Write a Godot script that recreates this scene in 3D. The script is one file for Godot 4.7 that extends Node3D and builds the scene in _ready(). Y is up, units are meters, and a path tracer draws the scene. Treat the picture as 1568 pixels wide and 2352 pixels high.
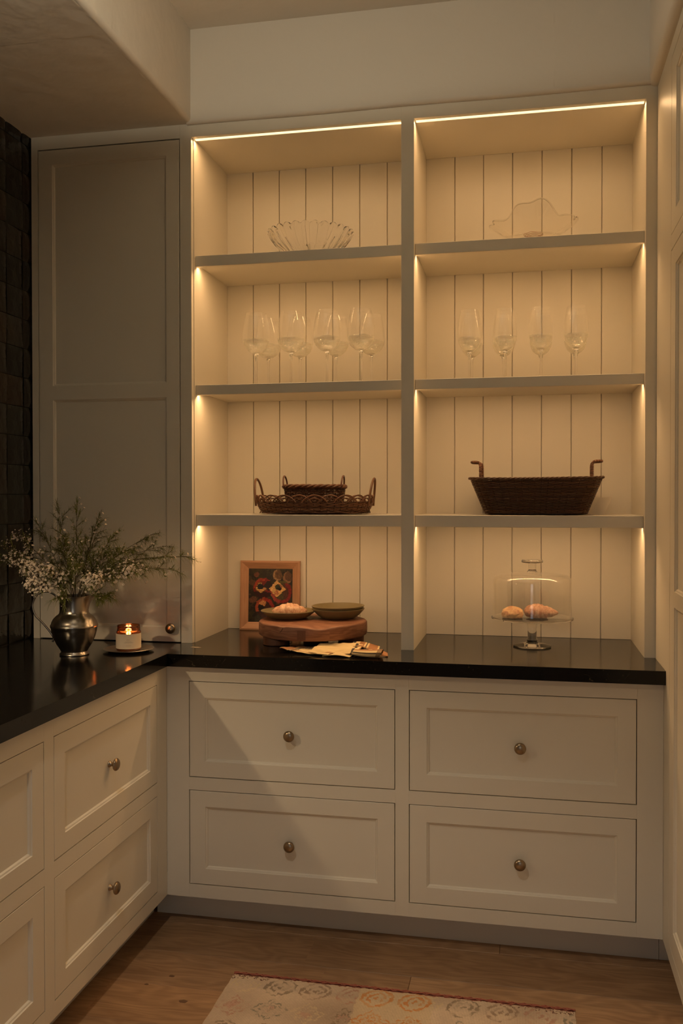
extends Node3D
# A butler's pantry corner at night: lit open shelving over a dark stone worktop.

class Geo:
	var v := PackedVector3Array()
	var n := PackedVector3Array()
	var t := PackedVector2Array()
	var c := PackedColorArray()
	var tint := Color.WHITE
	func put(p: Vector3, nn: Vector3, uv: Vector2) -> void:
		v.push_back(p); n.push_back(nn); t.push_back(uv); c.push_back(tint)
	# a, b, c counter-clockwise seen from outside; stored clockwise as Godot wants
	func tri(a: Vector3, b: Vector3, d: Vector3, ua := Vector2.ZERO, ub := Vector2.ZERO, ud := Vector2.ZERO) -> void:
		var nn := (b - a).cross(d - a).normalized()
		put(a, nn, ua); put(d, nn, ud); put(b, nn, ub)
	func trin(a: Vector3, b: Vector3, d: Vector3, na: Vector3, nb: Vector3, nd: Vector3, ua := Vector2.ZERO, ub := Vector2.ZERO, ud := Vector2.ZERO) -> void:
		put(a, na, ua); put(d, nd, ud); put(b, nb, ub)
	func quad(a: Vector3, b: Vector3, d: Vector3, e: Vector3, r := Rect2(0, 0, 1, 1)) -> void:
		var u0 := r.position
		var u1 := r.end
		tri(a, b, d, u0, Vector2(u1.x, u0.y), u1)
		tri(a, d, e, u0, u1, Vector2(u0.x, u1.y))
	func face(p: Array, nn: Vector3, off: Vector2) -> void:
		# planar polygon with uv in metres, the longer axis of wood along x or y
		var q: Array = []
		for a in p:
			var w: Vector3 = a
			q.append((Vector2(w.x, w.z) if absf(nn.y) > 0.7 else (Vector2(w.x, w.y) if absf(nn.z) > 0.7 else Vector2(w.z, w.y))) + off)
		for i in range(1, p.size() - 1):
			tri(p[0], p[i], p[i + 1], q[0], q[i], q[i + 1])
	func box(lo: Vector3, hi: Vector3, b := 0.0015, off := Vector2.ZERO) -> void:
		b = minf(b, minf(hi.x - lo.x, minf(hi.y - lo.y, hi.z - lo.z)) * 0.45)
		var m := (lo + hi) * 0.5
		var h := (hi - lo) * 0.5
		for ax in 3:
			var u := (ax + 1) % 3
			var w := (ax + 2) % 3
			for s in [-1.0, 1.0]:
				var nn := Vector3.ZERO
				nn[ax] = s
				var p: Array = []
				for k in [[-1, -1], [1, -1], [1, 1], [-1, 1]]:
					var q := Vector3.ZERO
					q[ax] = s * h[ax]
					q[u] = k[0] * (h[u] - b)
					q[w] = k[1] * (h[w] - b)
					p.append(m + q)
				if s < 0: p.reverse()
				face(p, nn, off)
			if b > 0.0:
				for s in [-1.0, 1.0]:
					for r in [-1.0, 1.0]:
						# chamfer along ax between faces u and w
						var a0 := Vector3.ZERO
						var a1 := Vector3.ZERO
						a0[ax] = -(h[ax] - b); a1[ax] = h[ax] - b
						var e1 := Vector3.ZERO
						var e2 := Vector3.ZERO
						e1[u] = s * h[u]; e1[w] = r * (h[w] - b)
						e2[u] = s * (h[u] - b); e2[w] = r * h[w]
						var nn2 := Vector3.ZERO
						nn2[u] = s; nn2[w] = r
						var p2: Array = [m + a0 + e1, m + a1 + e1, m + a1 + e2, m + a0 + e2]
						if (p2[1] - p2[0]).cross(p2[2] - p2[0]).dot(nn2) < 0: p2.reverse()
						face(p2, nn2.normalized() * 0.99, off)
		if b > 0.0:
			for sx in [-1.0, 1.0]:
				for sy in [-1.0, 1.0]:
					for sz in [-1.0, 1.0]:
						var s3 := Vector3(sx, sy, sz)
						var pa := m + s3 * Vector3(h.x, h.y - b, h.z - b)
						var pb := m + s3 * Vector3(h.x - b, h.y, h.z - b)
						var pc := m + s3 * Vector3(h.x - b, h.y - b, h.z)
						if (pb - pa).cross(pc - pa).dot(s3) < 0: tri(pa, pc, pb)
						else: tri(pa, pb, pc)
	# rows of points; each quad faces (column step) x (row step); smooth normals
	func grid(rows: Array, wrap := false, flip := false, uvs := Vector2.ONE, flat := false, uv0 := Vector2.ZERO) -> void:
		var nr := rows.size()
		var nc: int = rows[0].size()
		var nor: Array = []
		for i in nr:
			var line := PackedVector3Array()
			var cur: PackedVector3Array = rows[i]
			var up: PackedVector3Array = rows[mini(i + 1, nr - 1)]
			var dn: PackedVector3Array = rows[maxi(i - 1, 0)]
			for j in nc:
				var j1 := (j + 1) % nc if wrap else mini(j + 1, nc - 1)
				var j0 := (j - 1 + nc) % nc if wrap else maxi(j - 1, 0)
				var dc := cur[j1] - cur[j0]
				if dc.length_squared() < 1e-14: dc = (up[j1] - up[j0]) + (dn[j1] - dn[j0])
				var nn := dc.cross(up[j] - dn[j])
				line.push_back(nn.normalized() * (-1.0 if flip else 1.0))
			nor.append(line)
		var last := nc if wrap else nc - 1
		for i in nr - 1:
			var a: PackedVector3Array = rows[i]
			var b: PackedVector3Array = rows[i + 1]
			for j in last:
				var k := (j + 1) % nc
				var u00 := uv0 + Vector2(float(j) / last, float(i) / (nr - 1)) * uvs
				var u11 := uv0 + Vector2(float(j + 1) / last, float(i + 1) / (nr - 1)) * uvs
				var u10 := Vector2(u11.x, u00.y)
				var u01 := Vector2(u00.x, u11.y)
				if flat:
					if flip:
						tri(a[j], b[j], b[k], u00, u01, u11); tri(a[j], b[k], a[k], u00, u11, u10)
					else:
						tri(a[j], a[k], b[k], u00, u10, u11); tri(a[j], b[k], b[j], u00, u11, u01)
				elif flip:
					trin(a[j], b[j], b[k], nor[i][j], nor[i + 1][j], nor[i + 1][k], u00, u01, u11)
					trin(a[j], b[k], a[k], nor[i][j], nor[i + 1][k], nor[i][k], u00, u11, u10)
				else:
					trin(a[j], a[k], b[k], nor[i][j], nor[i][k], nor[i + 1][k], u00, u10, u11)
					trin(a[j], b[k], b[j], nor[i][j], nor[i + 1][k], nor[i + 1][j], u00, u11, u01)
	# profile of (radius, height) turned round y; the outside lies right of the direction of travel going up
	func lathe(p: PackedVector2Array, seg := 48, o := Vector3.ZERO, shape = null) -> void:
		for i in p.size() - 1:
			var d := (p[i + 1] - p[i])
			if d.length() < 1e-7: continue
			var n0 := Vector2(d.y, -d.x).normalized()
			var na := n0
			var nb := n0
			if i > 0:
				var e := p[i] - p[i - 1]
				var ne := Vector2(e.y, -e.x).normalized()
				if ne.dot(n0) > 0.75: na = (ne + n0).normalized()
			if i + 2 < p.size():
				var e2 := p[i + 2] - p[i + 1]
				var ne2 := Vector2(e2.y, -e2.x).normalized()
				if ne2.dot(n0) > 0.75: nb = (ne2 + n0).normalized()
			for j in seg:
				var a0 := TAU * j / seg
				var a1 := TAU * (j + 1) / seg
				var d0 := Vector3(cos(a0), 0, -sin(a0))
				var d1 := Vector3(cos(a1), 0, -sin(a1))
				var q := [d0 * p[i].x + Vector3.UP * p[i].y, d1 * p[i].x + Vector3.UP * p[i].y, d1 * p[i + 1].x + Vector3.UP * p[i + 1].y, d0 * p[i + 1].x + Vector3.UP * p[i + 1].y]
				if shape != null:
					for k in 4: q[k] = shape.call(q[k])
				var m0 := d0 * na.x + Vector3.UP * na.y
				var m1 := d1 * na.x + Vector3.UP * na.y
				var m2 := d1 * nb.x + Vector3.UP * nb.y
				var m3 := d0 * nb.x + Vector3.UP * nb.y
				var u0 := float(j) / seg
				var u1 := float(j + 1) / seg
				var v0 := float(i) / (p.size() - 1)
				var v1 := float(i + 1) / (p.size() - 1)
				if p[i].x > 1e-6: trin(o + q[0], o + q[1], o + q[2], m0, m1, m2, Vector2(u0, v0), Vector2(u1, v0), Vector2(u1, v1))
				if p[i + 1].x > 1e-6: trin(o + q[0], o + q[2], o + q[3], m0, m2, m3, Vector2(u0, v0), Vector2(u1, v1), Vector2(u0, v1))
	func tube(p: PackedVector3Array, r: float, sides := 6, closed := false, r1 := -1.0, squash := 1.0) -> void:
		if r1 < 0: r1 = r
		var cnt := p.size()
		var rows: Array = []
		var side := Vector3.ZERO
		for i in cnt:
			var d: Vector3
			if closed: d = (p[(i + 1) % cnt] - p[(i - 1 + cnt) % cnt]).normalized()
			else: d = (p[mini(i + 1, cnt - 1)] - p[maxi(i - 1, 0)]).normalized()
			if side == Vector3.ZERO:
				side = d.cross(Vector3.UP)
				if side.length() < 0.2: side = d.cross(Vector3.RIGHT)
			side = (side - d * side.dot(d)).normalized()
			var up := side.cross(d)
			var rr := lerpf(r, r1, float(i) / maxi(cnt - 1, 1))
			var row := PackedVector3Array()
			for k in sides:
				var a := TAU * k / sides
				row.push_back(p[i] + side * cos(a) * rr + up * sin(a) * rr * squash)
			rows.append(row)
		if closed: rows.append(rows[0])
		else:
			# close the ends
			var e0 := PackedVector3Array()
			var e1 := PackedVector3Array()
			for k in sides:
				e0.push_back(p[0]); e1.push_back(p[cnt - 1])
			rows.push_front(e0); rows.push_back(e1)
		grid(rows, true, true)
	func rings(rs: Array, cap := false) -> void:
		# nested rectangles [x0, y0, x1, y1, z], facing +z
		for i in rs.size() - 1:
			var a: Array = rs[i]
			var b: Array = rs[i + 1]
			var pa := [Vector3(a[0], a[1], a[4]), Vector3(a[2], a[1], a[4]), Vector3(a[2], a[3], a[4]), Vector3(a[0], a[3], a[4])]
			var pb := [Vector3(b[0], b[1], b[4]), Vector3(b[2], b[1], b[4]), Vector3(b[2], b[3], b[4]), Vector3(b[0], b[3], b[4])]
			for k in 4:
				var k1 := (k + 1) % 4
				quad(pa[k], pa[k1], pb[k1], pb[k])
		if cap:
			var e: Array = rs[-1]
			quad(Vector3(e[0], e[1], e[4]), Vector3(e[2], e[1], e[4]), Vector3(e[2], e[3], e[4]), Vector3(e[0], e[3], e[4]))
	func prism(poly: PackedVector2Array, y0: float, y1: float, b := 0.002) -> void:
		# outline in (x, z), extruded along y with softened edges
		var inner: PackedVector2Array = poly
		if b > 0:
			var off := Geometry2D.offset_polygon(poly, -b)
			if off.size() == 1 and off[0].size() == poly.size(): inner = off[0]
		# match start points
		var best := 0
		for i in inner.size():
			if inner[i].distance_to(poly[0]) < inner[best].distance_to(poly[0]): best = i
		var q := PackedVector2Array()
		for i in inner.size(): q.push_back(inner[(best + i) % inner.size()])
		var cw := Geometry2D.is_polygon_clockwise(poly)
		var layers := [[q, y0], [poly, y0 + b], [poly, y1 - b], [q, y1]]
		for l in 3:
			for i in poly.size():
				var k := (i + 1) % poly.size()
				var A: PackedVector2Array = layers[l][0]
				var B: PackedVector2Array = layers[l + 1][0]
				var pts := [Vector3(A[i].x, layers[l][1], A[i].y), Vector3(A[k].x, layers[l][1], A[k].y), Vector3(B[k].x, layers[l + 1][1], B[k].y), Vector3(B[i].x, layers[l + 1][1], B[i].y)]
				if cw: pts.reverse()
				var len := A[i].distance_to(A[k])
				quad(pts[0], pts[1], pts[2], pts[3], Rect2(A[i].x + A[i].y, layers[l][1], len, layers[l + 1][1] - layers[l][1] + 1e-4))
		var ix := Geometry2D.triangulate_polygon(q)
		for i in range(0, ix.size(), 3):
			var a := q[ix[i]]
			var d := q[ix[i + 1]]
			var e := q[ix[i + 2]]
			if (d - a).cross(e - a) > 0:
				var sw := d
				d = e
				e = sw
			tri(Vector3(a.x, y1, a.y), Vector3(d.x, y1, d.y), Vector3(e.x, y1, e.y), a, d, e)
			tri(Vector3(a.x, y0, a.y), Vector3(e.x, y0, e.y), Vector3(d.x, y0, d.y), a, e, d)
	func mesh(m: Material) -> ArrayMesh:
		var arr := []
		arr.resize(Mesh.ARRAY_MAX)
		arr[Mesh.ARRAY_VERTEX] = v
		arr[Mesh.ARRAY_NORMAL] = n
		arr[Mesh.ARRAY_TEX_UV] = t
		arr[Mesh.ARRAY_COLOR] = c
		var am := ArrayMesh.new()
		am.add_surface_from_arrays(Mesh.PRIMITIVE_TRIANGLES, arr)
		am.surface_set_material(0, m)
		return am

# ------------------------------------------------------------------ helpers
var M := {}
var rng := RandomNumberGenerator.new()
var taken := {}

func numbered(s: String) -> String:
	if not taken.has(s):
		taken[s] = 0
		return s
	taken[s] += 1
	return "%s_%03d" % [s, taken[s]]

func part(parent: Node, called: String, g: Geo, m: Material, at := Vector3.ZERO) -> MeshInstance3D:
	var o := MeshInstance3D.new()
	o.name = called
	o.mesh = g.mesh(m)
	o.position = at
	parent.add_child(o, true)
	return o

func again(parent: Node, called: String, me: Mesh, at := Vector3.ZERO) -> MeshInstance3D:
	var o := MeshInstance3D.new()
	o.name = called
	o.mesh = me
	o.position = at
	parent.add_child(o, true)
	return o

func tag(o: Node, label := "", category := "", group := "", kind := "") -> void:
	if label: o.set_meta("label", label)
	if category: o.set_meta("category", category)
	if group: o.set_meta("group", group)
	if kind: o.set_meta("kind", kind)

func thing(called: String, label: String, category: String, at := Vector3.ZERO, turn := 0.0, group := "") -> Node3D:
	var o := Node3D.new()
	o.name = numbered(called)
	add_child(o)
	o.position = at
	o.rotation.y = turn
	tag(o, label, category, group)
	return o

func copy(o: Node3D, called: String, at: Vector3, label: String, turn := 0.0) -> Node3D:
	var d: Node3D = o.duplicate()
	d.name = numbered(called)
	add_child(d)
	d.position = at
	d.rotation.y = turn
	d.set_meta("label", label)
	return d

func struct(called: String, label: String, category: String, g: Geo, m: Material) -> MeshInstance3D:
	var o := part(self, called, g, m)
	tag(o, label, category, "", "structure")
	return o

func bx(a: Array) -> Geo:
	var g := Geo.new()
	for b in a: g.box(b[0], b[1], b[2] if b.size() > 2 else 0.0015)
	return g

func mat(lin: Color, rough := 0.5, metal := 0.0) -> StandardMaterial3D:
	var m := StandardMaterial3D.new()
	m.albedo_color = lin.linear_to_srgb()
	m.roughness = rough
	m.metallic = metal
	return m

func noise(f: float, s: int, oct := 3) -> FastNoiseLite:
	var n := FastNoiseLite.new()
	n.seed = s
	n.frequency = f
	n.fractal_octaves = oct
	n.noise_type = FastNoiseLite.TYPE_SIMPLEX_SMOOTH
	return n

func picture(w: int, h: int, fn: Callable) -> ImageTexture:
	var im := Image.create(w, h, false, Image.FORMAT_RGB8)
	for y in h:
		for x in w:
			im.set_pixel(x, y, fn.call((x + 0.5) / w, (y + 0.5) / h))
	return ImageTexture.create_from_image(im)

func glass(a := 0.04, col := Color(0.93, 0.95, 0.93), rough := 0.0) -> StandardMaterial3D:
	var m := StandardMaterial3D.new()
	m.albedo_color = Color(col, a)
	m.transparency = BaseMaterial3D.TRANSPARENCY_ALPHA
	m.roughness = rough
	m.cull_mode = BaseMaterial3D.CULL_DISABLED
	return m

func solid_glass(col := Color(1, 1, 1, 0.0)) -> StandardMaterial3D:
	var m := StandardMaterial3D.new()
	m.albedo_color = col
	m.refraction_enabled = true
	m.refraction_scale = 0.05
	m.roughness = 0.0
	return m

# ------------------------------------------------------------------ measures
const CT := 0.914          # worktop height
const CB := 0.8725
const ZD := 0.1846         # face of the base cabinets on the back wall
const XD := -0.6274        # face of the base cabinets on the left wall
const XR := 0.9433         # face of the tall cabinets on the right
const XT := -1.2185        # tiled wall
const ZB := -0.3826        # beadboard
const SOF := 2.7283        # underside of the low ceiling
const CEIL := 3.0464
const SH := [[2.2391, 2.2769], [1.7876, 1.8223], [1.3256, 1.3655]]
const BAY := [[-0.6045, 0.1308], [0.1734, 0.9093]]
const LED := Color(1.0, 0.588, 0.268)

func _ready() -> void:
	rng.seed = 7
	# ---- camera
	var cam := Camera3D.new()
	cam.name = "camera"
	cam.position = Vector3(0.5441, 1.4174, 3.0256)
	cam.rotation = Vector3(-0.0134, 0.2011, -0.0007)
	cam.fov = 58.66
	cam.near = 0.05
	cam.current = true
	add_child(cam)
	# ---- dusk outside the window behind the camera
	var env := Environment.new()
	env.background_mode = Environment.BG_SKY
	var sk := ProceduralSkyMaterial.new()
	sk.sky_top_color = Color(0.46, 0.50, 0.56)
	sk.sky_horizon_color = Color(0.72, 0.70, 0.66)
	sk.ground_bottom_color = Color(0.20, 0.20, 0.19)
	sk.ground_horizon_color = Color(0.40, 0.39, 0.37)
	var sky := Sky.new()
	sky.sky_material = sk
	env.sky = sky
	env.background_energy_multiplier = 6.0
	env.tonemap_mode = Environment.TONE_MAPPER_LINEAR
	env.tonemap_exposure = 1.0
	env.sdfgi_enabled = true
	env.ssao_enabled = true
	env.ssil_enabled = true
	var we := WorldEnvironment.new()
	we.name = "environment"
	we.environment = env
	add_child(we)
	materials()
	room()
	shelving()
	corner_cabinet()
	base_cabinets()
	worktop()
	tall_cabinets()
	lamps()
	glassware()
	baskets()
	counter_things()
	bouquet()
	rug()

# strength of every light, kept together
const ROOM := Color(1.0, 0.88, 0.66)
const LED_ENERGY := 0.156
const ROOM_ENERGY := 0.53
const SCONCE_ENERGY := 0.46
const DOWN_ENERGY := 1.9
const CANDLE_ENERGY := 0.006

func area(called: String, at: Vector3, size: Vector2, energy: float, col: Color, towards: Vector3, parent: Node) -> void:
	var l := AreaLight3D.new()
	l.name = called
	l.area_size = size
	l.light_energy = energy
	l.light_color = col.linear_to_srgb()
	l.area_range = 8.0
	l.shadow_enabled = true
	parent.add_child(l, true)
	l.position = at
	var up := Vector3.FORWARD if absf(towards.normalized().y) > 0.7 else Vector3.UP
	l.basis = Basis.looking_at(towards, up)

func materials() -> void:
	M.paint = mat(Color(0.745, 0.69, 0.58), 0.40)
	M.inside = M.paint
	M.plaster = mat(Color(0.68, 0.625, 0.54), 0.85)
	var pn := noise(0.02, 3, 4)
	M.plaster.heightmap_enabled = true
	M.plaster.heightmap_texture = picture(256, 256, func(u, v):
		var a: float = 0.5 + 0.5 * pn.get_noise_2d(u * 256.0, v * 256.0)
		return Color(a, a, a))
	M.plaster.heightmap_scale = 0.25
	M.plaster.uv1_triplanar = true
	M.plaster.uv1_world_triplanar = true
	M.plaster.uv1_scale = Vector3(1.6, 1.6, 1.6)
	# dark stone with a few pale flecks
	var s1 := noise(0.006, 11, 4)
	var s2 := noise(0.02, 12, 3)
	var s3 := noise(0.12, 13, 1)
	M.stone = mat(Color.WHITE, 0.14)
	M.stone.metallic_specular = 0.42
	M.stone.albedo_texture = picture(1024, 1024, func(u, v):
		var x: float = u * 1024.0
		var y: float = v * 1024.0
		var w: float = absf(s1.get_noise_2d(x + 30.0 * s2.get_noise_2d(x, y), y * 1.7))
		var a: float = smoothstep(0.012, 0.0, w) * smoothstep(0.05, 0.4, s2.get_noise_2d(x * 0.7, y * 0.7 + 90.0)) * 0.35
		a += smoothstep(0.80, 0.95, s3.get_noise_2d(x, y)) * 0.30
		return Color(0.072, 0.066, 0.056).lerp(Color(0.75, 0.68, 0.56), a))
	M.stone.uv1_scale = Vector3(0.8, 0.8, 1)
	# oak
	var w1 := noise(0.012, 21, 4)
	var w2 := noise(0.05, 22, 3)
	var w3 := noise(0.006, 23, 2)
	var oak := picture(1024, 512, func(u, v):
		var x: float = u * 1024.0
		var y: float = v * 512.0
		var g: float = sin((y * 0.16 + 14.0 * w3.get_noise_2d(x * 0.6, y * 2.0)) * 1.0)
		var f: float = w2.get_noise_2d(x * 0.16, y * 5.0)
		var b: float = w1.get_noise_2d(x * 0.4, y * 1.2)
		var k: float = 0.5 + 0.14 * g + 0.30 * f + 0.28 * b
		return Color(0.56, 0.425, 0.305).lerp(Color(0.77, 0.62, 0.47), clampf(k, 0, 1)))
	M.oak = []
	for i in 4:
		var m := mat(Color.WHITE, 0.5)
		m.albedo_texture = oak
		m.albedo_color = [Color(1, 1, 1), Color(0.92, 0.91, 0.9), Color(0.97, 0.95, 0.92), Color(0.88, 0.87, 0.86)][i]
		m.uv1_scale = Vector3(0.7, 1.6, 1)
		M.oak.append(m)
	M.knot = mat(Color(0.15, 0.075, 0.038), 0.6)
	# tiles
	M.tile = []
	for c in [Color(0.019, 0.016, 0.012), Color(0.014, 0.015, 0.012), Color(0.026, 0.018, 0.012), Color(0.010, 0.010, 0.009), Color(0.022, 0.020, 0.016)]:
		var m := mat(c, 0.16)
		m.heightmap_enabled = true
		m.heightmap_texture = M.plaster.heightmap_texture
		m.heightmap_scale = 0.25
		m.uv1_triplanar = true
		m.uv1_scale = Vector3(3, 3, 3)
		M.tile.append(m)
	M.grout = mat(Color(0.02, 0.017, 0.014), 0.9)
	M.brass = mat(Color(0.34, 0.26, 0.175), 0.31, 1.0)
	M.pewter = mat(Color(0.40, 0.355, 0.30), 0.27, 1.0)
	M.led = mat(Color(1, 1, 1), 0.6)
	M.led.emission_enabled = true
	M.led.emission = Color(1.0, 0.90, 0.68)
	M.led.emission_energy_multiplier = 1.5
	M.pane = glass(0.03)
	M.bowl = glass(0.05, Color(0.97, 0.94, 0.86))
	M.crackle = glass(0.26, Color(0.98, 0.96, 0.88))
	M.clear = solid_glass()
	M.dark = mat(Color(0.02, 0.018, 0.015), 0.8)

# ------------------------------------------------------------------ the room
func room() -> void:
	# floor: slab with planks on it
	var fl := struct("floor", "oak plank floor running along the cabinets", "floor", bx([[Vector3(-1.5, -0.12, -0.6), Vector3(1.8, -0.012, 4.95), 0.0]]), M.dark)
	var z := -0.032
	var row := 0
	while z < 4.7:
		var x := -1.24
		var first := true
		while x < 1.56:
			var len := rng.randf_range(1.4, 2.3)
			if first:
				len = rng.randf_range(0.5, 2.2)
				if row == 1: len = 3.0
				first = false
			var x1 := minf(x + len, 1.56)
			if 1.56 - x1 < 0.35: x1 = 1.56
			var g := Geo.new()
			g.box(Vector3(x + 0.0004, -0.012, z + 0.0004), Vector3(x1 - 0.0004, 0.0, z + 0.1896), 0.0012, Vector2(rng.randf() * 3.0, rng.randf() * 3.0))
			part(fl, "plank", g, M.oak[rng.randi() % 4])
			x = x1
		z += 0.19
		row += 1
	for k in [[-0.49, 0.487, 0.006], [-0.545, 0.545, 0.004], [-0.405, 0.61, 0.008]]:
		var g := Geo.new()
		var p := PackedVector2Array()
		for i in 14:
			var a := TAU * i / 14
			p.push_back(Vector2(k[0] + cos(a) * k[2] * 1.5 * rng.randf_range(0.8, 1.2), k[1] + sin(a) * k[2] * rng.randf_range(0.8, 1.2)))
		g.prism(p, -0.001, 0.0003, 0.0)
		part(fl, "knot", g, M.knot)
	# walls
	struct("wall_back", "pale plaster wall above the lit shelving", "wall", back_wall(), M.plaster)
	struct("wall_right", "plain plaster wall behind the tall cabinets", "wall", bx([[Vector3(1.56, 0, -0.45), Vector3(1.75, CEIL, 4.9), 0.0]]), M.plaster)
	var wl := struct("wall_left", "dark handmade tile wall over the left worktop", "wall", bx([[Vector3(-1.45, 0, -0.45), Vector3(XT - 0.011, CEIL, 4.9), 0.0]]), M.grout)
	tiles(wl)
	struct("ceiling", "upper plaster ceiling", "ceiling", bx([[Vector3(-1.5, CEIL, -0.6), Vector3(1.8, CEIL + 0.15, 4.95), 0.0]]), M.plaster)
	# low plastered ceiling on the left with a soft rounded edge
	var g := Geo.new()
	var r := 0.016
	var sx := -0.603
	var rows: Array = []
	var prof: Array = [Vector2(XT - 0.02, SOF), Vector2(sx - r - 0.2, SOF)]
	for i in 9:
		var a := PI / 2 * i / 8
		prof.append(Vector2(sx - r + sin(a) * r, SOF + r - cos(a) * r))
	prof.append(Vector2(sx, CEIL + 0.01))
	for q in prof:
		var line := PackedVector3Array()
		for k in 24:
			var zz := lerpf(-0.02, 4.72, k / 23.0)
			line.push_back(Vector3(q.x + 0.002 * sin(zz * 5.0), q.y, zz))
		rows.append(line)
	g.grid(rows, false, false)
	g.quad(Vector3(XT - 0.02, CEIL + 0.01, -0.02), Vector3(sx, CEIL + 0.01, -0.02), Vector3(sx, CEIL + 0.01, 4.72), Vector3(XT - 0.02, CEIL + 0.01, 4.72))
	struct("trim_1", "low plastered soffit with a rounded edge over the left worktop", "soffit", g, M.plaster)
	# bulkhead over the tall cabinets
	g = Geo.new()
	rows = []
	r = 0.02
	prof = [Vector2(0.9166, CEIL + 0.01)]
	for i in 7:
		var a := PI / 2 * i / 6
		prof.append(Vector2(0.9166 + r - cos(a) * r, 2.718 + r - sin(a) * r))
	prof.append(Vector2(1.57, 2.718))
	for q in prof:
		var line := PackedVector3Array()
		for k in 12: line.push_back(Vector3(q.x, q.y, lerpf(-0.1, 4.72, k / 11.0)))
		rows.append(line)
	g.grid(rows, false, false)
	struct("trim_2", "plaster bulkhead above the tall cabinets", "soffit", g, M.plaster)
	# front wall behind the camera with a window to the dusk
	var wx0 := 0.10
	var wx1 := 0.80
	var wy0 := 0.35
	var wy1 := 2.35
	struct("wall_front", "plaster wall behind the camera, with a tall window", "wall", bx([
		[Vector3(-1.45, 0, 4.7), Vector3(wx0, CEIL, 4.9), 0.0], [Vector3(wx1, 0, 4.7), Vector3(1.75, CEIL, 4.9), 0.0],
		[Vector3(wx0, 0, 4.7), Vector3(wx1, wy0, 4.9), 0.0], [Vector3(wx0, wy1, 4.7), Vector3(wx1, CEIL, 4.9), 0.0]]), M.plaster)
	var wn := Node3D.new()
	wn.name = "window_1"
	add_child(wn)
	tag(wn, "tall narrow window in the wall behind the camera", "window", "", "structure")
	var f := 0.05
	part(wn, "window_frame", bx([[Vector3(wx0, wy0, 4.76), Vector3(wx0 + f, wy1, 4.82)], [Vector3(wx1 - f, wy0, 4.76), Vector3(wx1, wy1, 4.82)],
		[Vector3(wx0 + f, wy0, 4.76), Vector3(wx1 - f, wy0 + f, 4.82)], [Vector3(wx0 + f, wy1 - f, 4.76), Vector3(wx1 - f, wy1, 4.82)]]), M.paint)
	part(wn, "mullion", bx([[Vector3(wx0 + f, 1.38, 4.765), Vector3(wx1 - f, 1.41, 4.815)]]), M.paint)
	for y in [[wy0 + f, 1.38], [1.41, wy1 - f]]:
		part(wn, "pane", bx([[Vector3(wx0 + f, y[0], 4.789), Vector3(wx1 - f, y[1], 4.791), 0.0]]), M.pane)

func back_wall() -> Geo:
	var g := Geo.new()
	g.box(Vector3(-1.5, 0, -0.6), Vector3(1.8, CEIL, ZB - 0.035), 0.0)
	# the plaster hangs over the shelving with a rounded lower edge
	var rows: Array = []
	var prof: Array = [Vector2(ZB - 0.04, SOF - 0.006)]
	var r := 0.013
	for i in 7:
		var a := PI / 2 * i / 6
		prof.append(Vector2(0.0154 - r + sin(a) * r, SOF - 0.006 + r - cos(a) * r))
	prof.append(Vector2(0.0154, CEIL + 0.01))
	for q in prof:
		var line := PackedVector3Array()
		for k in 16:
			var x := lerpf(-0.62, 0.99, k / 15.0)
			line.push_back(Vector3(x, q.y + 0.0012 * sin(x * 9.0), q.x))
		rows.append(line)
	g.grid(rows, false, true)
	return g

func tiles(wl: Node) -> void:
	var kinds: Array = []
	for m in M.tile:
		for k in 3:
			var g := Geo.new()
			var h := 0.0512
			# slightly pillowed face with uneven edges
			var rows: Array = []
			var e := [rng.randf_range(-1, 1), rng.randf_range(-1, 1), rng.randf_range(-1, 1), rng.randf_range(-1, 1)]
			for i in 7:
				var line := PackedVector3Array()
				for j in 7:
					var a := (i - 3) / 3.0
					var b := (j - 3) / 3.0
					var d: float = maxf(absf(a), absf(b))
					var out: float = 0.004 * (1.0 - pow(d, 6)) + 0.0011 * (e[0] * a + e[1] * b) + 0.0006 * e[2] * a * b
					line.push_back(Vector3(out, h * b * (1.0 + 0.014 * e[3] * a), -h * a * (1.0 + 0.014 * e[2] * b)))
				rows.append(line)
			g.grid(rows, false, true)
			kinds.append(g.mesh(m))
	var y := 0.9155
	var rown := 0
	while y < SOF:
		for c in 8:
			var zc := -0.005 + 0.1045 * c
			var o := again(wl, "tile", kinds[rng.randi() % kinds.size()], Vector3(XT - 0.008 + rng.randf_range(-0.001, 0.001), minf(y + 0.0512, SOF + 0.03), zc))
			o.rotation = Vector3(rng.randf_range(-0.006, 0.006), rng.randf_range(-0.014, 0.014), rng.randf_range(-0.014, 0.014))
		y += 0.1046
		rown += 1

# ------------------------------------------------------------------ joinery
func knob_geo() -> Geo:
	var g := Geo.new()
	g.lathe(PackedVector2Array([Vector2(0, 0), Vector2(0.0095, 0), Vector2(0.0095, 0.002), Vector2(0.008, 0.004), Vector2(0.0062, 0.007), Vector2(0.0058, 0.011), Vector2(0.007, 0.0145), Vector2(0.0125, 0.0165),
		Vector2(0.0168, 0.0185), Vector2(0.0183, 0.0212), Vector2(0.0178, 0.0238), Vector2(0.0155, 0.0268), Vector2(0.0115, 0.0292), Vector2(0.006, 0.0305), Vector2(0, 0.0308)]), 32)
	# the axis is turned to +z
	var b := Basis(Vector3.RIGHT, PI / 2)
	for i in g.v.size():
		g.v[i] = b * g.v[i]
		g.n[i] = b * g.n[i]
	return g

var knob_mesh: ArrayMesh

func knob(parent: Node, at: Vector3) -> void:
	if knob_mesh == null: knob_mesh = knob_geo().mesh(M.brass)
	again(parent, "knob", knob_mesh, at)

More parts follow.
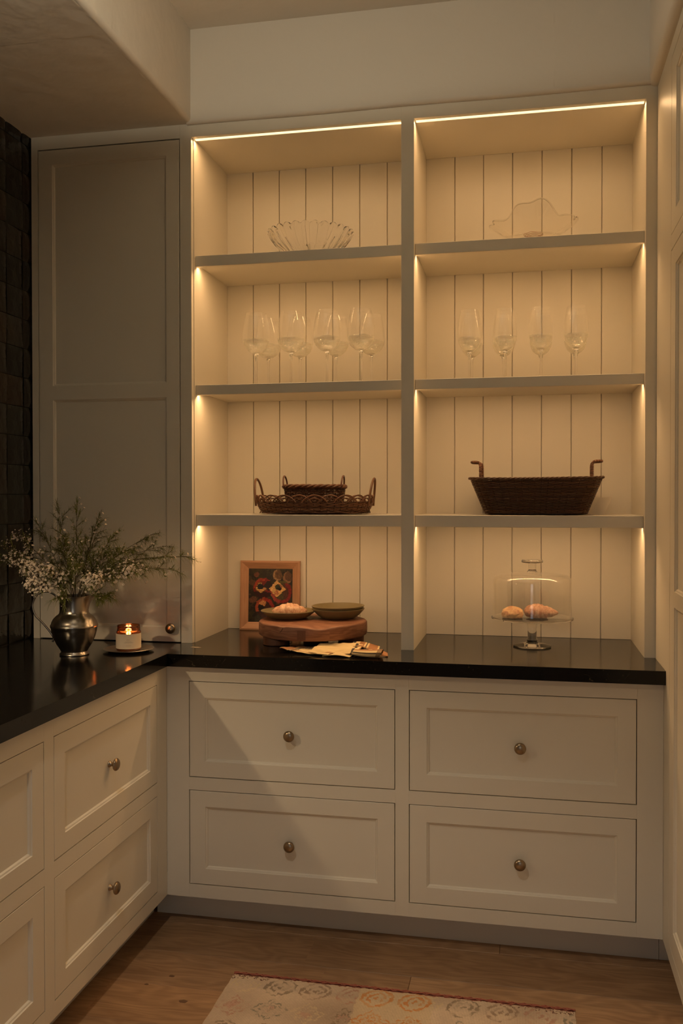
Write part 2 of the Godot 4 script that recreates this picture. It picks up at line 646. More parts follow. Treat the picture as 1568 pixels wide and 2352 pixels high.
# a framed front of w x h facing +z; ps: openings [x0, y0, x1, y1]; one above the other
func front(parent: Node, called: String, w: float, h: float, ps: Array, at: Vector3) -> MeshInstance3D:
	var g := Geo.new()
	var cuts: Array = [0.0]
	for i in ps.size() - 1: cuts.append((ps[i][3] + ps[i + 1][1]) * 0.5)
	cuts.append(h)
	for i in ps.size():
		var p: Array = ps[i]
		var y0: float = cuts[i]
		var y1: float = cuts[i + 1]
		var c := 0.001
		var ya := c if i == 0 else 0.0
		var yb := c if i == ps.size() - 1 else 0.0
		g.rings([[0, y0, w, y1, -0.02], [0, y0, w, y1, -c], [c, y0 + ya, w - c, y1 - yb, 0], [p[0], p[1], p[2], p[3], 0], [p[0] + 0.0015, p[1] + 0.0015, p[2] - 0.0015, p[3] - 0.0015, -0.0028],
			[p[0] + 0.0052, p[1] + 0.0052, p[2] - 0.0052, p[3] - 0.0052, -0.0042], [p[0] + 0.0082, p[1] + 0.0082, p[2] - 0.0082, p[3] - 0.0082, -0.0085]])
	var o := part(parent, called, g, M.paint, at)
	for p in ps:
		part(o, "panel", bx([[Vector3(p[0] + 0.006, p[1] + 0.006, -0.016), Vector3(p[2] - 0.006, p[3] - 0.006, -0.0085), 0.0]]), M.paint)
	return o

func shelving() -> void:
	var u := thing("shelving_unit", "built-in greige shelving of two lit bays with a beadboard back, standing on the worktop", "shelving")
	# face frame
	var b0: float = BAY[0][0]
	part(u, "stile", bx([[Vector3(-0.6486, CT, -0.02), Vector3(b0 - 0.0027, SOF, 0), 0.0003]]), M.paint)
	part(u, "stile", bx([[Vector3(0.1308, CT, -0.02), Vector3(0.1734, SOF, 0), 0.0003]]), M.paint)
	part(u, "stile", bx([[Vector3(0.9093, CT, -0.02), Vector3(0.9445, SOF, 0), 0.0003]]), M.paint)
	part(u, "rail", bx([[Vector3(b0 - 0.0027, 2.6823, -0.02), Vector3(0.1308, SOF, 0), 0.0003]]), M.paint)
	part(u, "rail", bx([[Vector3(0.1734, 2.6823, -0.02), Vector3(0.9093, SOF, 0), 0.0003]]), M.paint)
	# sides
	for s in [[-0.6486, b0], [0.1308, 0.1734], [0.9093, 0.9433]]:
		part(u, "side_panel", bx([[Vector3(s[0], CT, ZB - 0.02), Vector3(s[1], 2.705, -0.0202), 0.0]]), M.inside)
	part(u, "back_panel", bx([[Vector3(-0.6486, CT, ZB - 0.03), Vector3(0.9433, 2.705, ZB - 0.0085), 0.0]]), M.inside)
	for bi in 2:
		var x0: float = BAY[bi][0]
		var x1: float = BAY[bi][1]
		part(u, "top_panel", bx([[Vector3(x0, 2.6855, ZB), Vector3(x1, 2.704, -0.0202), 0.0]]), M.inside)
		var n := 7
		var w := (x1 - x0) / n
		for i in n:
			part(u, "board", bx([[Vector3(x0 + w * i + (0.0016 if i > 0 else 0.0), CT, ZB - 0.009), Vector3(x0 + w * (i + 1) - (0.0016 if i < n - 1 else 0.0), 2.686, ZB), 0.0008]]), M.inside)
		for s in SH:
			var g := bx([[Vector3(x0 + 0.0005, s[0] + 0.011, ZB + 0.0005), Vector3(x1 - 0.0005, s[1], -0.051), 0.0008], [Vector3(x0 + 0.0005, s[0], -0.051), Vector3(x1 - 0.0005, s[1], -0.0307), 0.0012]])
			part(u, "shelf", g, M.inside)
		# light strips: one behind the top rail, one behind the lip of each shelf
		var tops: Array = [[2.6845, -0.0225]]
		for s in SH: tops.append([s[0] + 0.0108, -0.0525])
		for k in tops.size():
			var y: float = tops[k][0]
			var zf: float = tops[k][1]
			part(u, "led_strip", bx([[Vector3(x0 + 0.004, y - 0.005, zf - 0.009), Vector3(x1 - 0.004, y, zf), 0.0006]]), M.led)
			area("led_light", Vector3((x0 + x1) / 2, y - 0.0062, zf - 0.0045), Vector2(x1 - x0 - 0.01, 0.008), LED_ENERGY, LED, Vector3(0, -1, -0.06), u)

func corner_cabinet() -> void:
	var c := thing("corner_cabinet", "tall greige cupboard standing on the worktop in the corner by the dark tiles", "cabinet")
	part(c, "stile", bx([[Vector3(XT + 0.0005, CT, -0.02), Vector3(-1.1932, SOF, 0), 0.0003]]), M.paint)
	part(c, "rail", bx([[Vector3(-1.1932, 2.6815, -0.02), Vector3(-0.6487, SOF, 0), 0.0003]]), M.paint)
	part(c, "body", bx([[Vector3(XT + 0.0005, CT, ZB), Vector3(-0.6487, SOF - 0.01, -0.035), 0.0]]), M.dark)
	var w := 0.5384
	var h := 2.6765 - 0.9155
	var d := front(c, "door", w, h, [[0.054, 0.9655 - 0.9155, w - 0.048, 1.7775 - 0.9155], [0.054, 1.828 - 0.9155, w - 0.048, 2.624 - 0.9155]], Vector3(-1.1905, 0.9165, 0))
	knob(d, Vector3(w - 0.029, 0.0495, 0))

func base_cabinets() -> void:
	# back wall run
	var c := thing("base_cabinet", "greige drawer cabinet under the shelving, four panelled drawers in two columns", "cabinet")
	var xs := [-0.5499, 0.1372, 0.1807, 0.8673]
	var ys := [0.146, 0.4596, 0.5013, 0.8199]
	var zb := ZD - 0.02
	part(c, "stile", bx([[Vector3(XD, 0.1028, zb), Vector3(xs[0], CB, ZD), 0.0003]]), M.paint)
	part(c, "stile", bx([[Vector3(xs[1], 0.1028, zb), Vector3(xs[2], CB, ZD), 0.0003]]), M.paint)
	part(c, "stile", bx([[Vector3(xs[3], 0.1028, zb), Vector3(XR - 0.0005, CB, ZD), 0.0003]]), M.paint)
	for k in 2:
		var a: float = xs[k * 2]
		var b: float = xs[k * 2 + 1]
		part(c, "rail", bx([[Vector3(a, 0.1028, zb), Vector3(b, ys[0], ZD), 0.0]]), M.paint)
		part(c, "rail", bx([[Vector3(a, ys[1], zb), Vector3(b, ys[2], ZD), 0.0]]), M.paint)
		part(c, "rail", bx([[Vector3(a, ys[3], zb), Vector3(b, CB, ZD), 0.0]]), M.paint)
		for r in 2:
			drawer(c, a, b, ys[r * 2], ys[r * 2 + 1])
	part(c, "body", bx([[Vector3(XD, 0.1028, ZB), Vector3(XR - 0.0005, CB - 0.001, ZD - 0.045), 0.0]]), M.dark)
	part(c, "toe_kick", bx([[Vector3(-0.70, 0.0, ZB), Vector3(XR - 0.0006, 0.1027, 0.0973), 0.0]]), M.paint)
	# left wall run, built facing +z and turned to face +x
	var l := thing("base_cabinet", "greige drawer cabinet under the left worktop, running along the tiled wall", "cabinet", Vector3(XD, 0, 0), PI / 2)
	# local x = -world z, local z = world x - XD
	var zs := [0.2654, 0.922, 0.9689, 1.6255, 1.6724, 2.30]
	var last := ZD + 0.0005
	for k in 3:
		var a: float = zs[k * 2]
		var b: float = zs[k * 2 + 1]
		part(l, "stile", bx([[Vector3(-a, 0.1028, -0.02), Vector3(-last, CB, 0), 0.0003]]), M.paint)
		last = b
		part(l, "rail", bx([[Vector3(-b, 0.1028, -0.02), Vector3(-a, ys[0], 0), 0.0]]), M.paint)
		part(l, "rail", bx([[Vector3(-b, ys[1], -0.02), Vector3(-a, ys[2], 0), 0.0]]), M.paint)
		part(l, "rail", bx([[Vector3(-b, ys[3], -0.02), Vector3(-a, CB, 0), 0.0]]), M.paint)
		for r in 2:
			drawer(l, -b, -a, ys[r * 2], ys[r * 2 + 1], 0.0)
	part(l, "stile", bx([[Vector3(-2.36, 0.1028, -0.02), Vector3(-last, CB, 0), 0.0003]]), M.paint)
	part(l, "body", bx([[Vector3(-2.36, 0.1028, XT - XD + 0.002), Vector3(-ZD, CB - 0.001, -0.045), 0.0]]), M.dark)
	part(l, "side_panel", bx([[Vector3(-2.375, 0.0, XT - XD + 0.002), Vector3(-2.3605, CB - 0.001, 0), 0.001]]), M.paint)
	part(l, "toe_kick", bx([[Vector3(-2.36, 0.0, XT - XD + 0.002), Vector3(-0.098, 0.1027, -0.085), 0.0]]), M.paint)

func drawer(c: Node, a: float, b: float, y0: float, y1: float, z := ZD) -> void:
	var gap := 0.0024
	var w := b - a - gap * 2
	var h := y1 - y0 - gap * 2
	var i := 0.0535
	var d := front(c, "drawer", w, h, [[i, i - 0.002, w - i, h - i + 0.002]], Vector3(a + gap, y0 + gap, z))
	knob(d, Vector3(w / 2, h / 2 - 0.005, -0.0085))

func worktop() -> void:
	var t := thing("countertop", "polished black stone worktop turning the corner below the shelves", "countertop")
	var g := Geo.new()
	g.prism(PackedVector2Array([Vector2(XT, ZB - 0.02), Vector2(XR - 0.0003, ZB - 0.02), Vector2(XR - 0.0003, 0.224), Vector2(-0.609, 0.224), Vector2(-0.609, 2.40), Vector2(XT, 2.40)]), CB, CT - 0.0002, 0.0025)
	part(t, "slab", g, M.stone)
	# the pale mineral patch near the inner corner
	g = Geo.new()
	var p := PackedVector2Array()
	var nn := noise(1.0, 4)
	for i in 22:
		var a := TAU * i / 22
		var r := 0.6 + 0.5 * nn.get_noise_1d(i * 1.7)
		p.push_back(Vector2(-0.565 + cos(a) * 0.030 * r + 0.004 * sin(a), 0.083 + sin(a) * 0.016 * r))
	g.prism(p, CT - 0.001, CT + 0.0002, 0.0)
	tag(part(t, "mineral_patch", g, mat(Color(0.33, 0.27, 0.20), 0.35)), "pale mineral patch in the black stone")

func tall_cabinets() -> void:
	# built facing +z, turned to face -x : local x = world z, local z = XR - world x
	var c := thing("tall_cabinet", "tall greige panelled cabinets along the right wall", "cabinet", Vector3(XR, 0, 0), -PI / 2)
	var top := 2.7175
	var zs := [0.288, 0.93, 0.965, 1.607, 1.642, 2.284]
	var last := 0.0005
	for k in 3:
		var a: float = zs[k * 2]
		var b: float = zs[k * 2 + 1]
		part(c, "stile", bx([[Vector3(last, 0.1, -0.02), Vector3(a, top, 0)]]), M.paint)
		last = b
		for r in [[0.1, 0.143], [2.1255, 2.1675], [2.672, top]]:
			part(c, "rail", bx([[Vector3(a, r[0], -0.02), Vector3(b, r[1], 0), 0.0]]), M.paint)
		var w := b - a - 0.005
		for y in [[0.1455, 2.123], [2.17, 2.6695]]:
			var h: float = y[1] - y[0]
			var ps: Array = [[0.08, 0.0535, w - 0.08, h - 0.06]]
			if k < 3 and y[0] < 1.0: ps = [[0.08, 0.2085 - y[0], w - 0.08, 1.118 - y[0]], [0.08, 1.162 - y[0], w - 0.08, 2.07 - y[0]]]
			var d := front(c, "door", w, h, ps, Vector3(a + 0.0025, y[0], 0))
			knob(d, Vector3(w - 0.04, 0.9 if y[0] < 1.0 else 0.05, 0))
	part(c, "stile", bx([[Vector3(last, 0.1, -0.02), Vector3(2.32, top, 0)]]), M.paint)
	part(c, "body", bx([[Vector3(-0.38, 0.1, -0.61), Vector3(2.32, top, -0.045), 0.0]]), M.dark)
	part(c, "toe_kick", bx([[Vector3(-0.38, 0.0, -0.61), Vector3(2.31, 0.0998, -0.06), 0.0], [Vector3(-0.38, 0.0, -0.06), Vector3(0.0973, 0.0998, -0.0005), 0.0]]), M.paint)

# ------------------------------------------------------------------ lamps of the room, out of the picture
func lamps() -> void:
	var l := thing("pendant_lamp", "brass bowl pendant throwing its light up at the ceiling, behind the camera", "lamp", Vector3(-0.20, CEIL, 1.50))
	var g := Geo.new()
	g.lathe(PackedVector2Array([Vector2(0, -0.02), Vector2(0.055, -0.02), Vector2(0.06, -0.012), Vector2(0.06, -0.0005), Vector2(0, -0.0005)]), 40)
	for k in 3:
		var an := TAU * k / 3
		g.tube(PackedVector3Array([Vector3(cos(an) * 0.02, -0.02, sin(an) * 0.02), Vector3(cos(an) * 0.215, -0.445, sin(an) * 0.215)]), 0.002, 6)
	part(l, "canopy", g, M.brass)
	g = Geo.new()
	g.lathe(PackedVector2Array([Vector2(0, -0.55), Vector2(0.10, -0.535), Vector2(0.18, -0.50), Vector2(0.22, -0.447), Vector2(0.217, -0.447), Vector2(0.177, -0.497), Vector2(0.10, -0.531), Vector2(0, -0.546)]), 48)
	part(l, "lamp_shade", g, M.brass)
	g = Geo.new()
	g.lathe(PackedVector2Array([Vector2(0, -0.52), Vector2(0.02, -0.51), Vector2(0.026, -0.49), Vector2(0.02, -0.47), Vector2(0, -0.46)]), 24)
	var gm := mat(Color(0.8, 0.75, 0.65), 0.5)
	gm.emission_enabled = true
	gm.emission = Color(1.0, 0.90, 0.74)
	gm.emission_energy_multiplier = 2.0
	part(l, "bulb", g, gm)
	var om := SpotLight3D.new()
	om.name = "pendant_light"
	om.light_color = ROOM.linear_to_srgb()
	om.light_energy = ROOM_ENERGY
	om.light_size = 0.03
	om.spot_range = 9.0
	om.spot_angle = 89
	om.spot_angle_attenuation = 0.1
	om.shadow_enabled = true
	l.add_child(om)
	om.position = Vector3(0, -0.446, 0)
	om.basis = Basis.looking_at(Vector3.UP, Vector3.FORWARD)
	# recessed downlight over the rug
	var rd := thing("downlight", "small round recessed ceiling downlight behind the camera", "light", Vector3(-0.22, CEIL, 2.1))
	g = Geo.new()
	g.lathe(PackedVector2Array([Vector2(0.042, -0.001), Vector2(0.058, -0.004), Vector2(0.060, -0.0005), Vector2(0.042, -0.0005)]), 36)
	part(rd, "trim_ring", g, M.plaster)
	g = Geo.new()
	g.lathe(PackedVector2Array([Vector2(0, -0.002), Vector2(0.042, -0.002), Vector2(0.042, -0.0005), Vector2(0, -0.0005)]), 36)
	part(rd, "light_lens", g, gm)
	var ds := SpotLight3D.new()
	ds.name = "downlight_beam"
	ds.light_color = Color(1.0, 0.89, 0.73).linear_to_srgb()
	ds.light_energy = DOWN_ENERGY
	ds.light_size = 0.04
	ds.spot_range = 9.0
	ds.spot_angle = 44
	ds.spot_angle_attenuation = 0.35
	ds.shadow_enabled = true
	rd.add_child(ds)
	ds.position = Vector3(0, -0.006, 0)
	ds.basis = Basis.looking_at(Vector3.DOWN, Vector3.FORWARD)
	# shaded lamp on the tiled wall, left of the picture
	var s := thing("wall_lamp", "shaded brass wall lamp over the left worktop", "lamp", Vector3(XT, 1.50, 1.30))
	g = Geo.new()
	g.box(Vector3(0, -0.05, -0.04), Vector3(0.012, 0.05, 0.04), 0.002)
	part(s, "backplate", g, M.brass)
	g = Geo.new()
	g.tube(PackedVector3Array([Vector3(0.005, 0.02, 0), Vector3(0.10, 0.06, 0), Vector3(0.16, 0.075, 0), Vector3(0.185, 0.06, 0)]), 0.006, 8)
	part(s, "arm", g, M.brass)
	g = Geo.new()
	g.lathe(PackedVector2Array([Vector2(0.062, -0.035), Vector2(0.035, 0.045), Vector2(0.006, 0.062), Vector2(0, 0.062), Vector2(0, 0.060), Vector2(0.033, 0.043), Vector2(0.060, -0.035), Vector2(0.062, -0.035)]), 32, Vector3(0.185, 0, 0))
	part(s, "lamp_shade", g, M.brass)
	g = Geo.new()
	g.lathe(PackedVector2Array([Vector2(0, -0.022), Vector2(0.012, -0.018), Vector2(0.018, -0.005), Vector2(0.016, 0.01), Vector2(0.008, 0.024), Vector2(0, 0.03)]), 20, Vector3(0.185, 0, 0))
	var bm := mat(Color(1, 1, 1), 0.5)
	bm.emission_enabled = true
	bm.emission = Color(1.0, 0.75, 0.45)
	bm.emission_energy_multiplier = 3.0
	part(s, "bulb", g, bm)
	var sp := SpotLight3D.new()
	sp.name = "lamp_light"
	sp.light_energy = SCONCE_ENERGY
	sp.light_color = Color(1.0, 0.72, 0.42).linear_to_srgb()
	sp.spot_angle = 68
	sp.spot_angle_attenuation = 0.4
	sp.spot_range = 8
	sp.light_size = 0.02
	sp.shadow_enabled = true
	s.add_child(sp)
	sp.position = Vector3(0.185, -0.024, 0)
	sp.basis = Basis.looking_at(Vector3(0.28, -1, -0.28), Vector3.FORWARD)

# ------------------------------------------------------------------ things on the shelves
func wine_glass(called: String, label: String, at: Vector3, big: bool, group: String) -> Node3D:
	var o := thing(called, label, "wine glass", at, 0.0, group)
	var h := 0.262 if big else 0.240
	var rm := 0.049 if big else 0.040
	var rr := 0.0365 if big else 0.0305
	var yb := 0.118 if big else 0.098
	# bowl outline
	var prof := PackedVector2Array()
	var hb := h - yb
	for i in 25:
		var t := i / 24.0
		var r: float
		var tm := 0.40
		if t < tm: r = rm * sqrt(maxf(0.0, 1.0 - pow(1.0 - t / tm, 2.2)))
		else: r = lerpf(rm, rr, pow((t - tm) / (1.0 - tm), 1.7))
		prof.push_back(Vector2(maxf(r, 0.004), yb + hb * t))
	var g := Geo.new()
	g.lathe(prof, 40)
	part(o, "bowl", g, M.bowl)
	# crackled lower bowl: small uneven facets
	g = Geo.new()
	var rows: Array = []
	for i in 17:
		var t := 0.015 + 0.33 * i / 16.0
		var tm := 0.40
		var r: float = rm * sqrt(maxf(0.0, 1.0 - pow(1.0 - t / tm, 2.2))) - 0.0022
		var line := PackedVector3Array()
		for j in 52:
			var a: float = TAU * (j + 0.5 * (i % 2) + rng.randf_range(-0.4, 0.4)) / 52
			var q: float = r + rng.randf_range(-0.0020, 0.0016)
			line.push_back(Vector3(cos(a) * q, yb + hb * (t + rng.randf_range(-0.008, 0.008)), -sin(a) * q))
		rows.append(line)
	g.grid(rows, true, false, Vector2.ONE, true)
	var inner: Array = []
	for i in 10:
		var t := 0.015 + 0.31 * i / 9.0
		var r: float = rm * sqrt(maxf(0.0, 1.0 - pow(1.0 - t / 0.40, 2.2))) - 0.0062
		var line := PackedVector3Array()
		for j in 30:
			var a: float = TAU * (j + 0.5 * (i % 2) + rng.randf_range(-0.4, 0.4)) / 30
			var q: float = maxf(r + rng.randf_range(-0.0022, 0.0022), 0.001)
			line.push_back(Vector3(cos(a) * q, yb + hb * (t + rng.randf_range(-0.012, 0.012)), -sin(a) * q))
		inner.append(line)
	g.grid(inner, true, false)
	part(o, "crackle", g, M.crackle)
	g = Geo.new()
	g.lathe(PackedVector2Array([Vector2(0, 0), Vector2(0.036, 0), Vector2(0.0375, 0.0012), Vector2(0.034, 0.003), Vector2(0.016, 0.0052), Vector2(0.006, 0.009), Vector2(0.0042, 0.02), Vector2(0.0038, yb - 0.03), Vector2(0.0046, yb - 0.012), Vector2(0.0085, yb + 0.001), Vector2(0.013, yb + 0.006), Vector2(0.009, yb + 0.0065), Vector2(0, yb + 0.004)]), 28)
	part(o, "stem", g, M.clear)
	return o

func glassware() -> void:
	var y: float = SH[1][1]
	var ord := ["leftmost", "second from left", "third from left", "rightmost"]
	var xs := [-0.4095, -0.281, -0.150, -0.028]
	var first: Node3D
	var second: Node3D
	for i in 4:
		var lab: String = "large crackled wine glass, %s in the front row of the left bay" % ord[i]
		var at := Vector3(xs[i], y, -0.125)
		if i == 0: first = wine_glass("wine_glass", lab, at, true, "large wine glasses on the left bay shelf")
		else: copy(first, "wine_glass", at, lab, i * 1.3)
		copy(first, "wine_glass", Vector3(xs[i] + [0.0135, 0.006, 0.009, 0.018][i], y, -0.235), "large crackled wine glass, %s in the back row of the left bay" % ord[i], i * 0.7 + 0.5)
	xs = [0.3495, 0.4695, 0.5875, 0.7025]
	for i in 4:
		var lab: String = "slim crackled wine glass, %s in the front row of the right bay" % ord[i]
		var at := Vector3(xs[i], y, -0.12)
		if i == 0: second = wine_glass("wine_glass", lab, at, false, "slim wine glasses on the right bay shelf")
		else: copy(second, "wine_glass", at, lab, i * 1.1)
		copy(second, "wine_glass", Vector3(xs[i] + [0.001, -0.008, 0.002, 0.004][i], y, -0.235), "slim crackled wine glass, %s in the back row of the right bay" % ord[i], i * 0.9 + 0.4)
	# fluted glass bowl
	y = SH[0][1]
	var b := thing("glass_bowl", "wide fluted cut-glass bowl with a petal rim, alone on the top left shelf", "bowl", Vector3(-0.2225, y, -0.18))
	var g := Geo.new()
	var out := PackedVector2Array([Vector2(0.0, 0.0), Vector2(0.050, 0.0), Vector2(0.068, 0.005), Vector2(0.098, 0.026), Vector2(0.129, 0.057), Vector2(0.148, 0.083), Vector2(0.157, 0.101)])
	var seg := 168
	var skins: Array = []
	for side in 2:
		var rows: Array = []
		for k in out.size():
			var line := PackedVector3Array()
			var t := float(k) / (out.size() - 1)
			for j in seg:
				var a := TAU * j / seg
				var fl: float = absf(sin(a * 14.0))
				var q := out[k]
				var r: float = q.x * (1.0 - 0.045 * (1.0 - fl) * minf(1.0, t * 3.0)) if side == 0 else maxf(q.x - 0.006 - 0.010 * (1.0 - t), 0.0)
				var yy: float = q.y + (0.0 if side == 0 else 0.010 * (1.0 - t) + 0.001)
				if k == out.size() - 1: yy -= 0.009 * (1.0 - fl)
				line.push_back(Vector3(cos(a) * r, yy, -sin(a) * r))
			rows.append(line)
		skins.append(rows)
	var rows2: Array = []
	var all: Array = skins[0].duplicate()
	var inner: Array = skins[1].duplicate()
	inner.reverse()
	all.append_array(inner)
	g.grid(all, true, false)
	var cut := solid_glass()
	cut.refraction_scale = 0.026
	part(b, "fluted_body", g, cut)
	# rippled clear bowl
	var w := thing("glass_bowl", "shallow clear glass dish with a wavy handkerchief rim, on the top right shelf", "bowl", Vector3(0.5625, y, -0.18))
	g = Geo.new()
	rows2 = []
	for i in 19:
		var t := i / 18.0
		var line := PackedVector3Array()
		for j in 120:
			var a := TAU * j / 120
			# handkerchief rim: a hump at the front, stepped shoulders, flicked-up tips left and right
			var fr := wrapf(a - PI * 1.5, -PI, PI)
			var hump: float = 0.052 * exp(-pow(fr / 0.48, 2)) + 0.009 * sin(a * 9.0 + 0.8) * exp(-pow(fr / 1.3, 2))
			var tips: float = 0.022 * exp(-pow(wrapf(a - 0.06, -PI, PI) / 0.30, 2)) + 0.014 * exp(-pow(wrapf(a - PI + 0.04, -PI, PI) / 0.30, 2)) + 0.02 * exp(-pow(wrapf(a - PI * 0.5, -PI, PI) / 0.5, 2))
			var r: float = 0.035 + (0.108 + 0.008 * sin(a * 9.0) - 0.012 * exp(-pow(fr / 0.62, 2))) * pow(t, 0.85)
			var yy: float = 0.032 + 0.046 * pow(t, 1.4) + (hump + tips) * pow(t, 2.2)
			line.push_back(Vector3(cos(a) * r, yy, -sin(a) * r))
		rows2.append(line)
	g.grid(rows2, true, false)
	part(w, "dish", g, glass(0.11, Color(0.95, 0.86, 0.66)))
	g = Geo.new()
	g.tube(rows2[18], 0.0020, 6, true)
	part(w, "rim", g, M.clear)
	g = Geo.new()
	g.lathe(PackedVector2Array([Vector2(0, 0), Vector2(0.042, 0), Vector2(0.043, 0.003), Vector2(0.034, 0.010), Vector2(0.028, 0.020), Vector2(0.035, 0.0315), Vector2(0, 0.030)]), 32)
	part(w, "foot", g, M.clear)
	g = Geo.new()
	for k in 5:
		var p := PackedVector3Array()
		for i in 30:
			var a := TAU * i / 30
			p.push_back(Vector3(cos(a) * (0.012 + k * 0.005), 0.036 + 0.0035 * k + 0.0012 * sin(a * 5.0 + k), -sin(a) * (0.012 + k * 0.005)))
		g.tube(p, 0.0007, 5, true)
	tag(part(w, "swirl", g, mat(Color(0.34, 0.10, 0.06), 0.3)), "reddish swirl in the middle of the dish")

# ---- wicker
func rounded(hx: float, hz: float, p: float, a: float) -> Vector3:
	var ca := cos(a)
	var sa := sin(a)
	var d := pow(pow(absf(ca), p) + pow(absf(sa), p), -1.0 / p)
	return Vector3(ca * d * hx, 0, -sa * d * hz)

func wicker_mat() -> StandardMaterial3D:
	var m := mat(Color.WHITE, 0.42)
	m.vertex_color_use_as_albedo = true
	return m

func cane(dark := 1.0) -> Color:
	var k := rng.randf()
	return Color(0.105, 0.044, 0.022).lerp(Color(0.24, 0.105, 0.052), k * k) * Color(dark, dark, dark)

# woven wall from (hx0, hz0) at y0 to (hx1, hz1) at y1
func weave(g: Geo, a0: Vector2, a1: Vector2, y0: float, y1: float, rows: int, stakes: int, rad: float, p: float, bulge: float, dark: float, gaps := 0.0) -> void:
	for k in rows:
		var t := (k + 0.5) / rows
		g.tint = cane(dark)
		var pts := PackedVector3Array()
		var n := stakes * 3
		for i in n:
			var a := TAU * i / n
			var wob := sin(a * stakes / 2.0 + (PI if k % 2 else 0.0)) * rad * 0.85
			var hx := lerpf(a0.x, a1.x, t) + bulge * sin(t * PI)
			var hz := lerpf(a0.y, a1.y, t) + bulge * sin(t * PI)
			var q := rounded(hx + wob, hz + wob, p, a)
			q.y = lerpf(y0, y1, t) + rng.randf_range(-1, 1) * rad * gaps
			pts.push_back(q)
		g.tube(pts, rad * rng.randf_range(0.85, 1.05), 5, true)
	for s in stakes:
		g.tint = cane(dark * 0.7)
		var a := TAU * (s + 0.5) / stakes
		var pts := PackedVector3Array()
		for k in 7:
			var t := k / 6.0
			var q := rounded(lerpf(a0.x, a1.x, t) + bulge * sin(t * PI), lerpf(a0.y, a1.y, t) + bulge * sin(t * PI), p, a)
			q.y = lerpf(y0, y1, t)
			pts.push_back(q)
		g.tube(pts, rad * 0.8, 5)
	g.tint = Color.WHITE

func rope(g: Geo, ring: PackedVector3Array, rad: float, twist: float, dark: float, closed := true) -> void:
	for s in 3:
		g.tint = cane(dark)
		var pts := PackedVector3Array()
		var n := ring.size()
		for i in n:
			var d := (ring[(i + 1) % n] - ring[(i - 1 + n) % n]) if closed else (ring[mini(i + 1, n - 1)] - ring[maxi(i - 1, 0)])
			d = d.normalized()
			var sd := d.cross(Vector3.UP)
			if sd.length() < 0.3: sd = d.cross(Vector3.FORWARD)
			sd = sd.normalized()
			var up := sd.cross(d)
			var a: float = i * twist + TAU * s / 3
			pts.push_back(ring[i] + (sd * cos(a) + up * sin(a)) * rad * 0.55)
		g.tube(pts, rad * 0.62, 5, closed)
	g.tint = Color.WHITE

func base_disc(hx: float, hz: float, p: float, y: float) -> Geo:
	var g := Geo.new()
	for k in 16:
		g.tint = cane(0.8)
		var t := (k + 1) / 16.0
		var pts := PackedVector3Array()
		for i in 60:
			var q := rounded(hx * t, hz * t, p, TAU * i / 60)
			q.y = y + 0.0012 * sin(i * PI + k * PI)
			pts.push_back(q)
		g.tube(pts, hx / 30.0, 4, true, -1.0, 0.4)
	g.tint = Color.WHITE
	return g

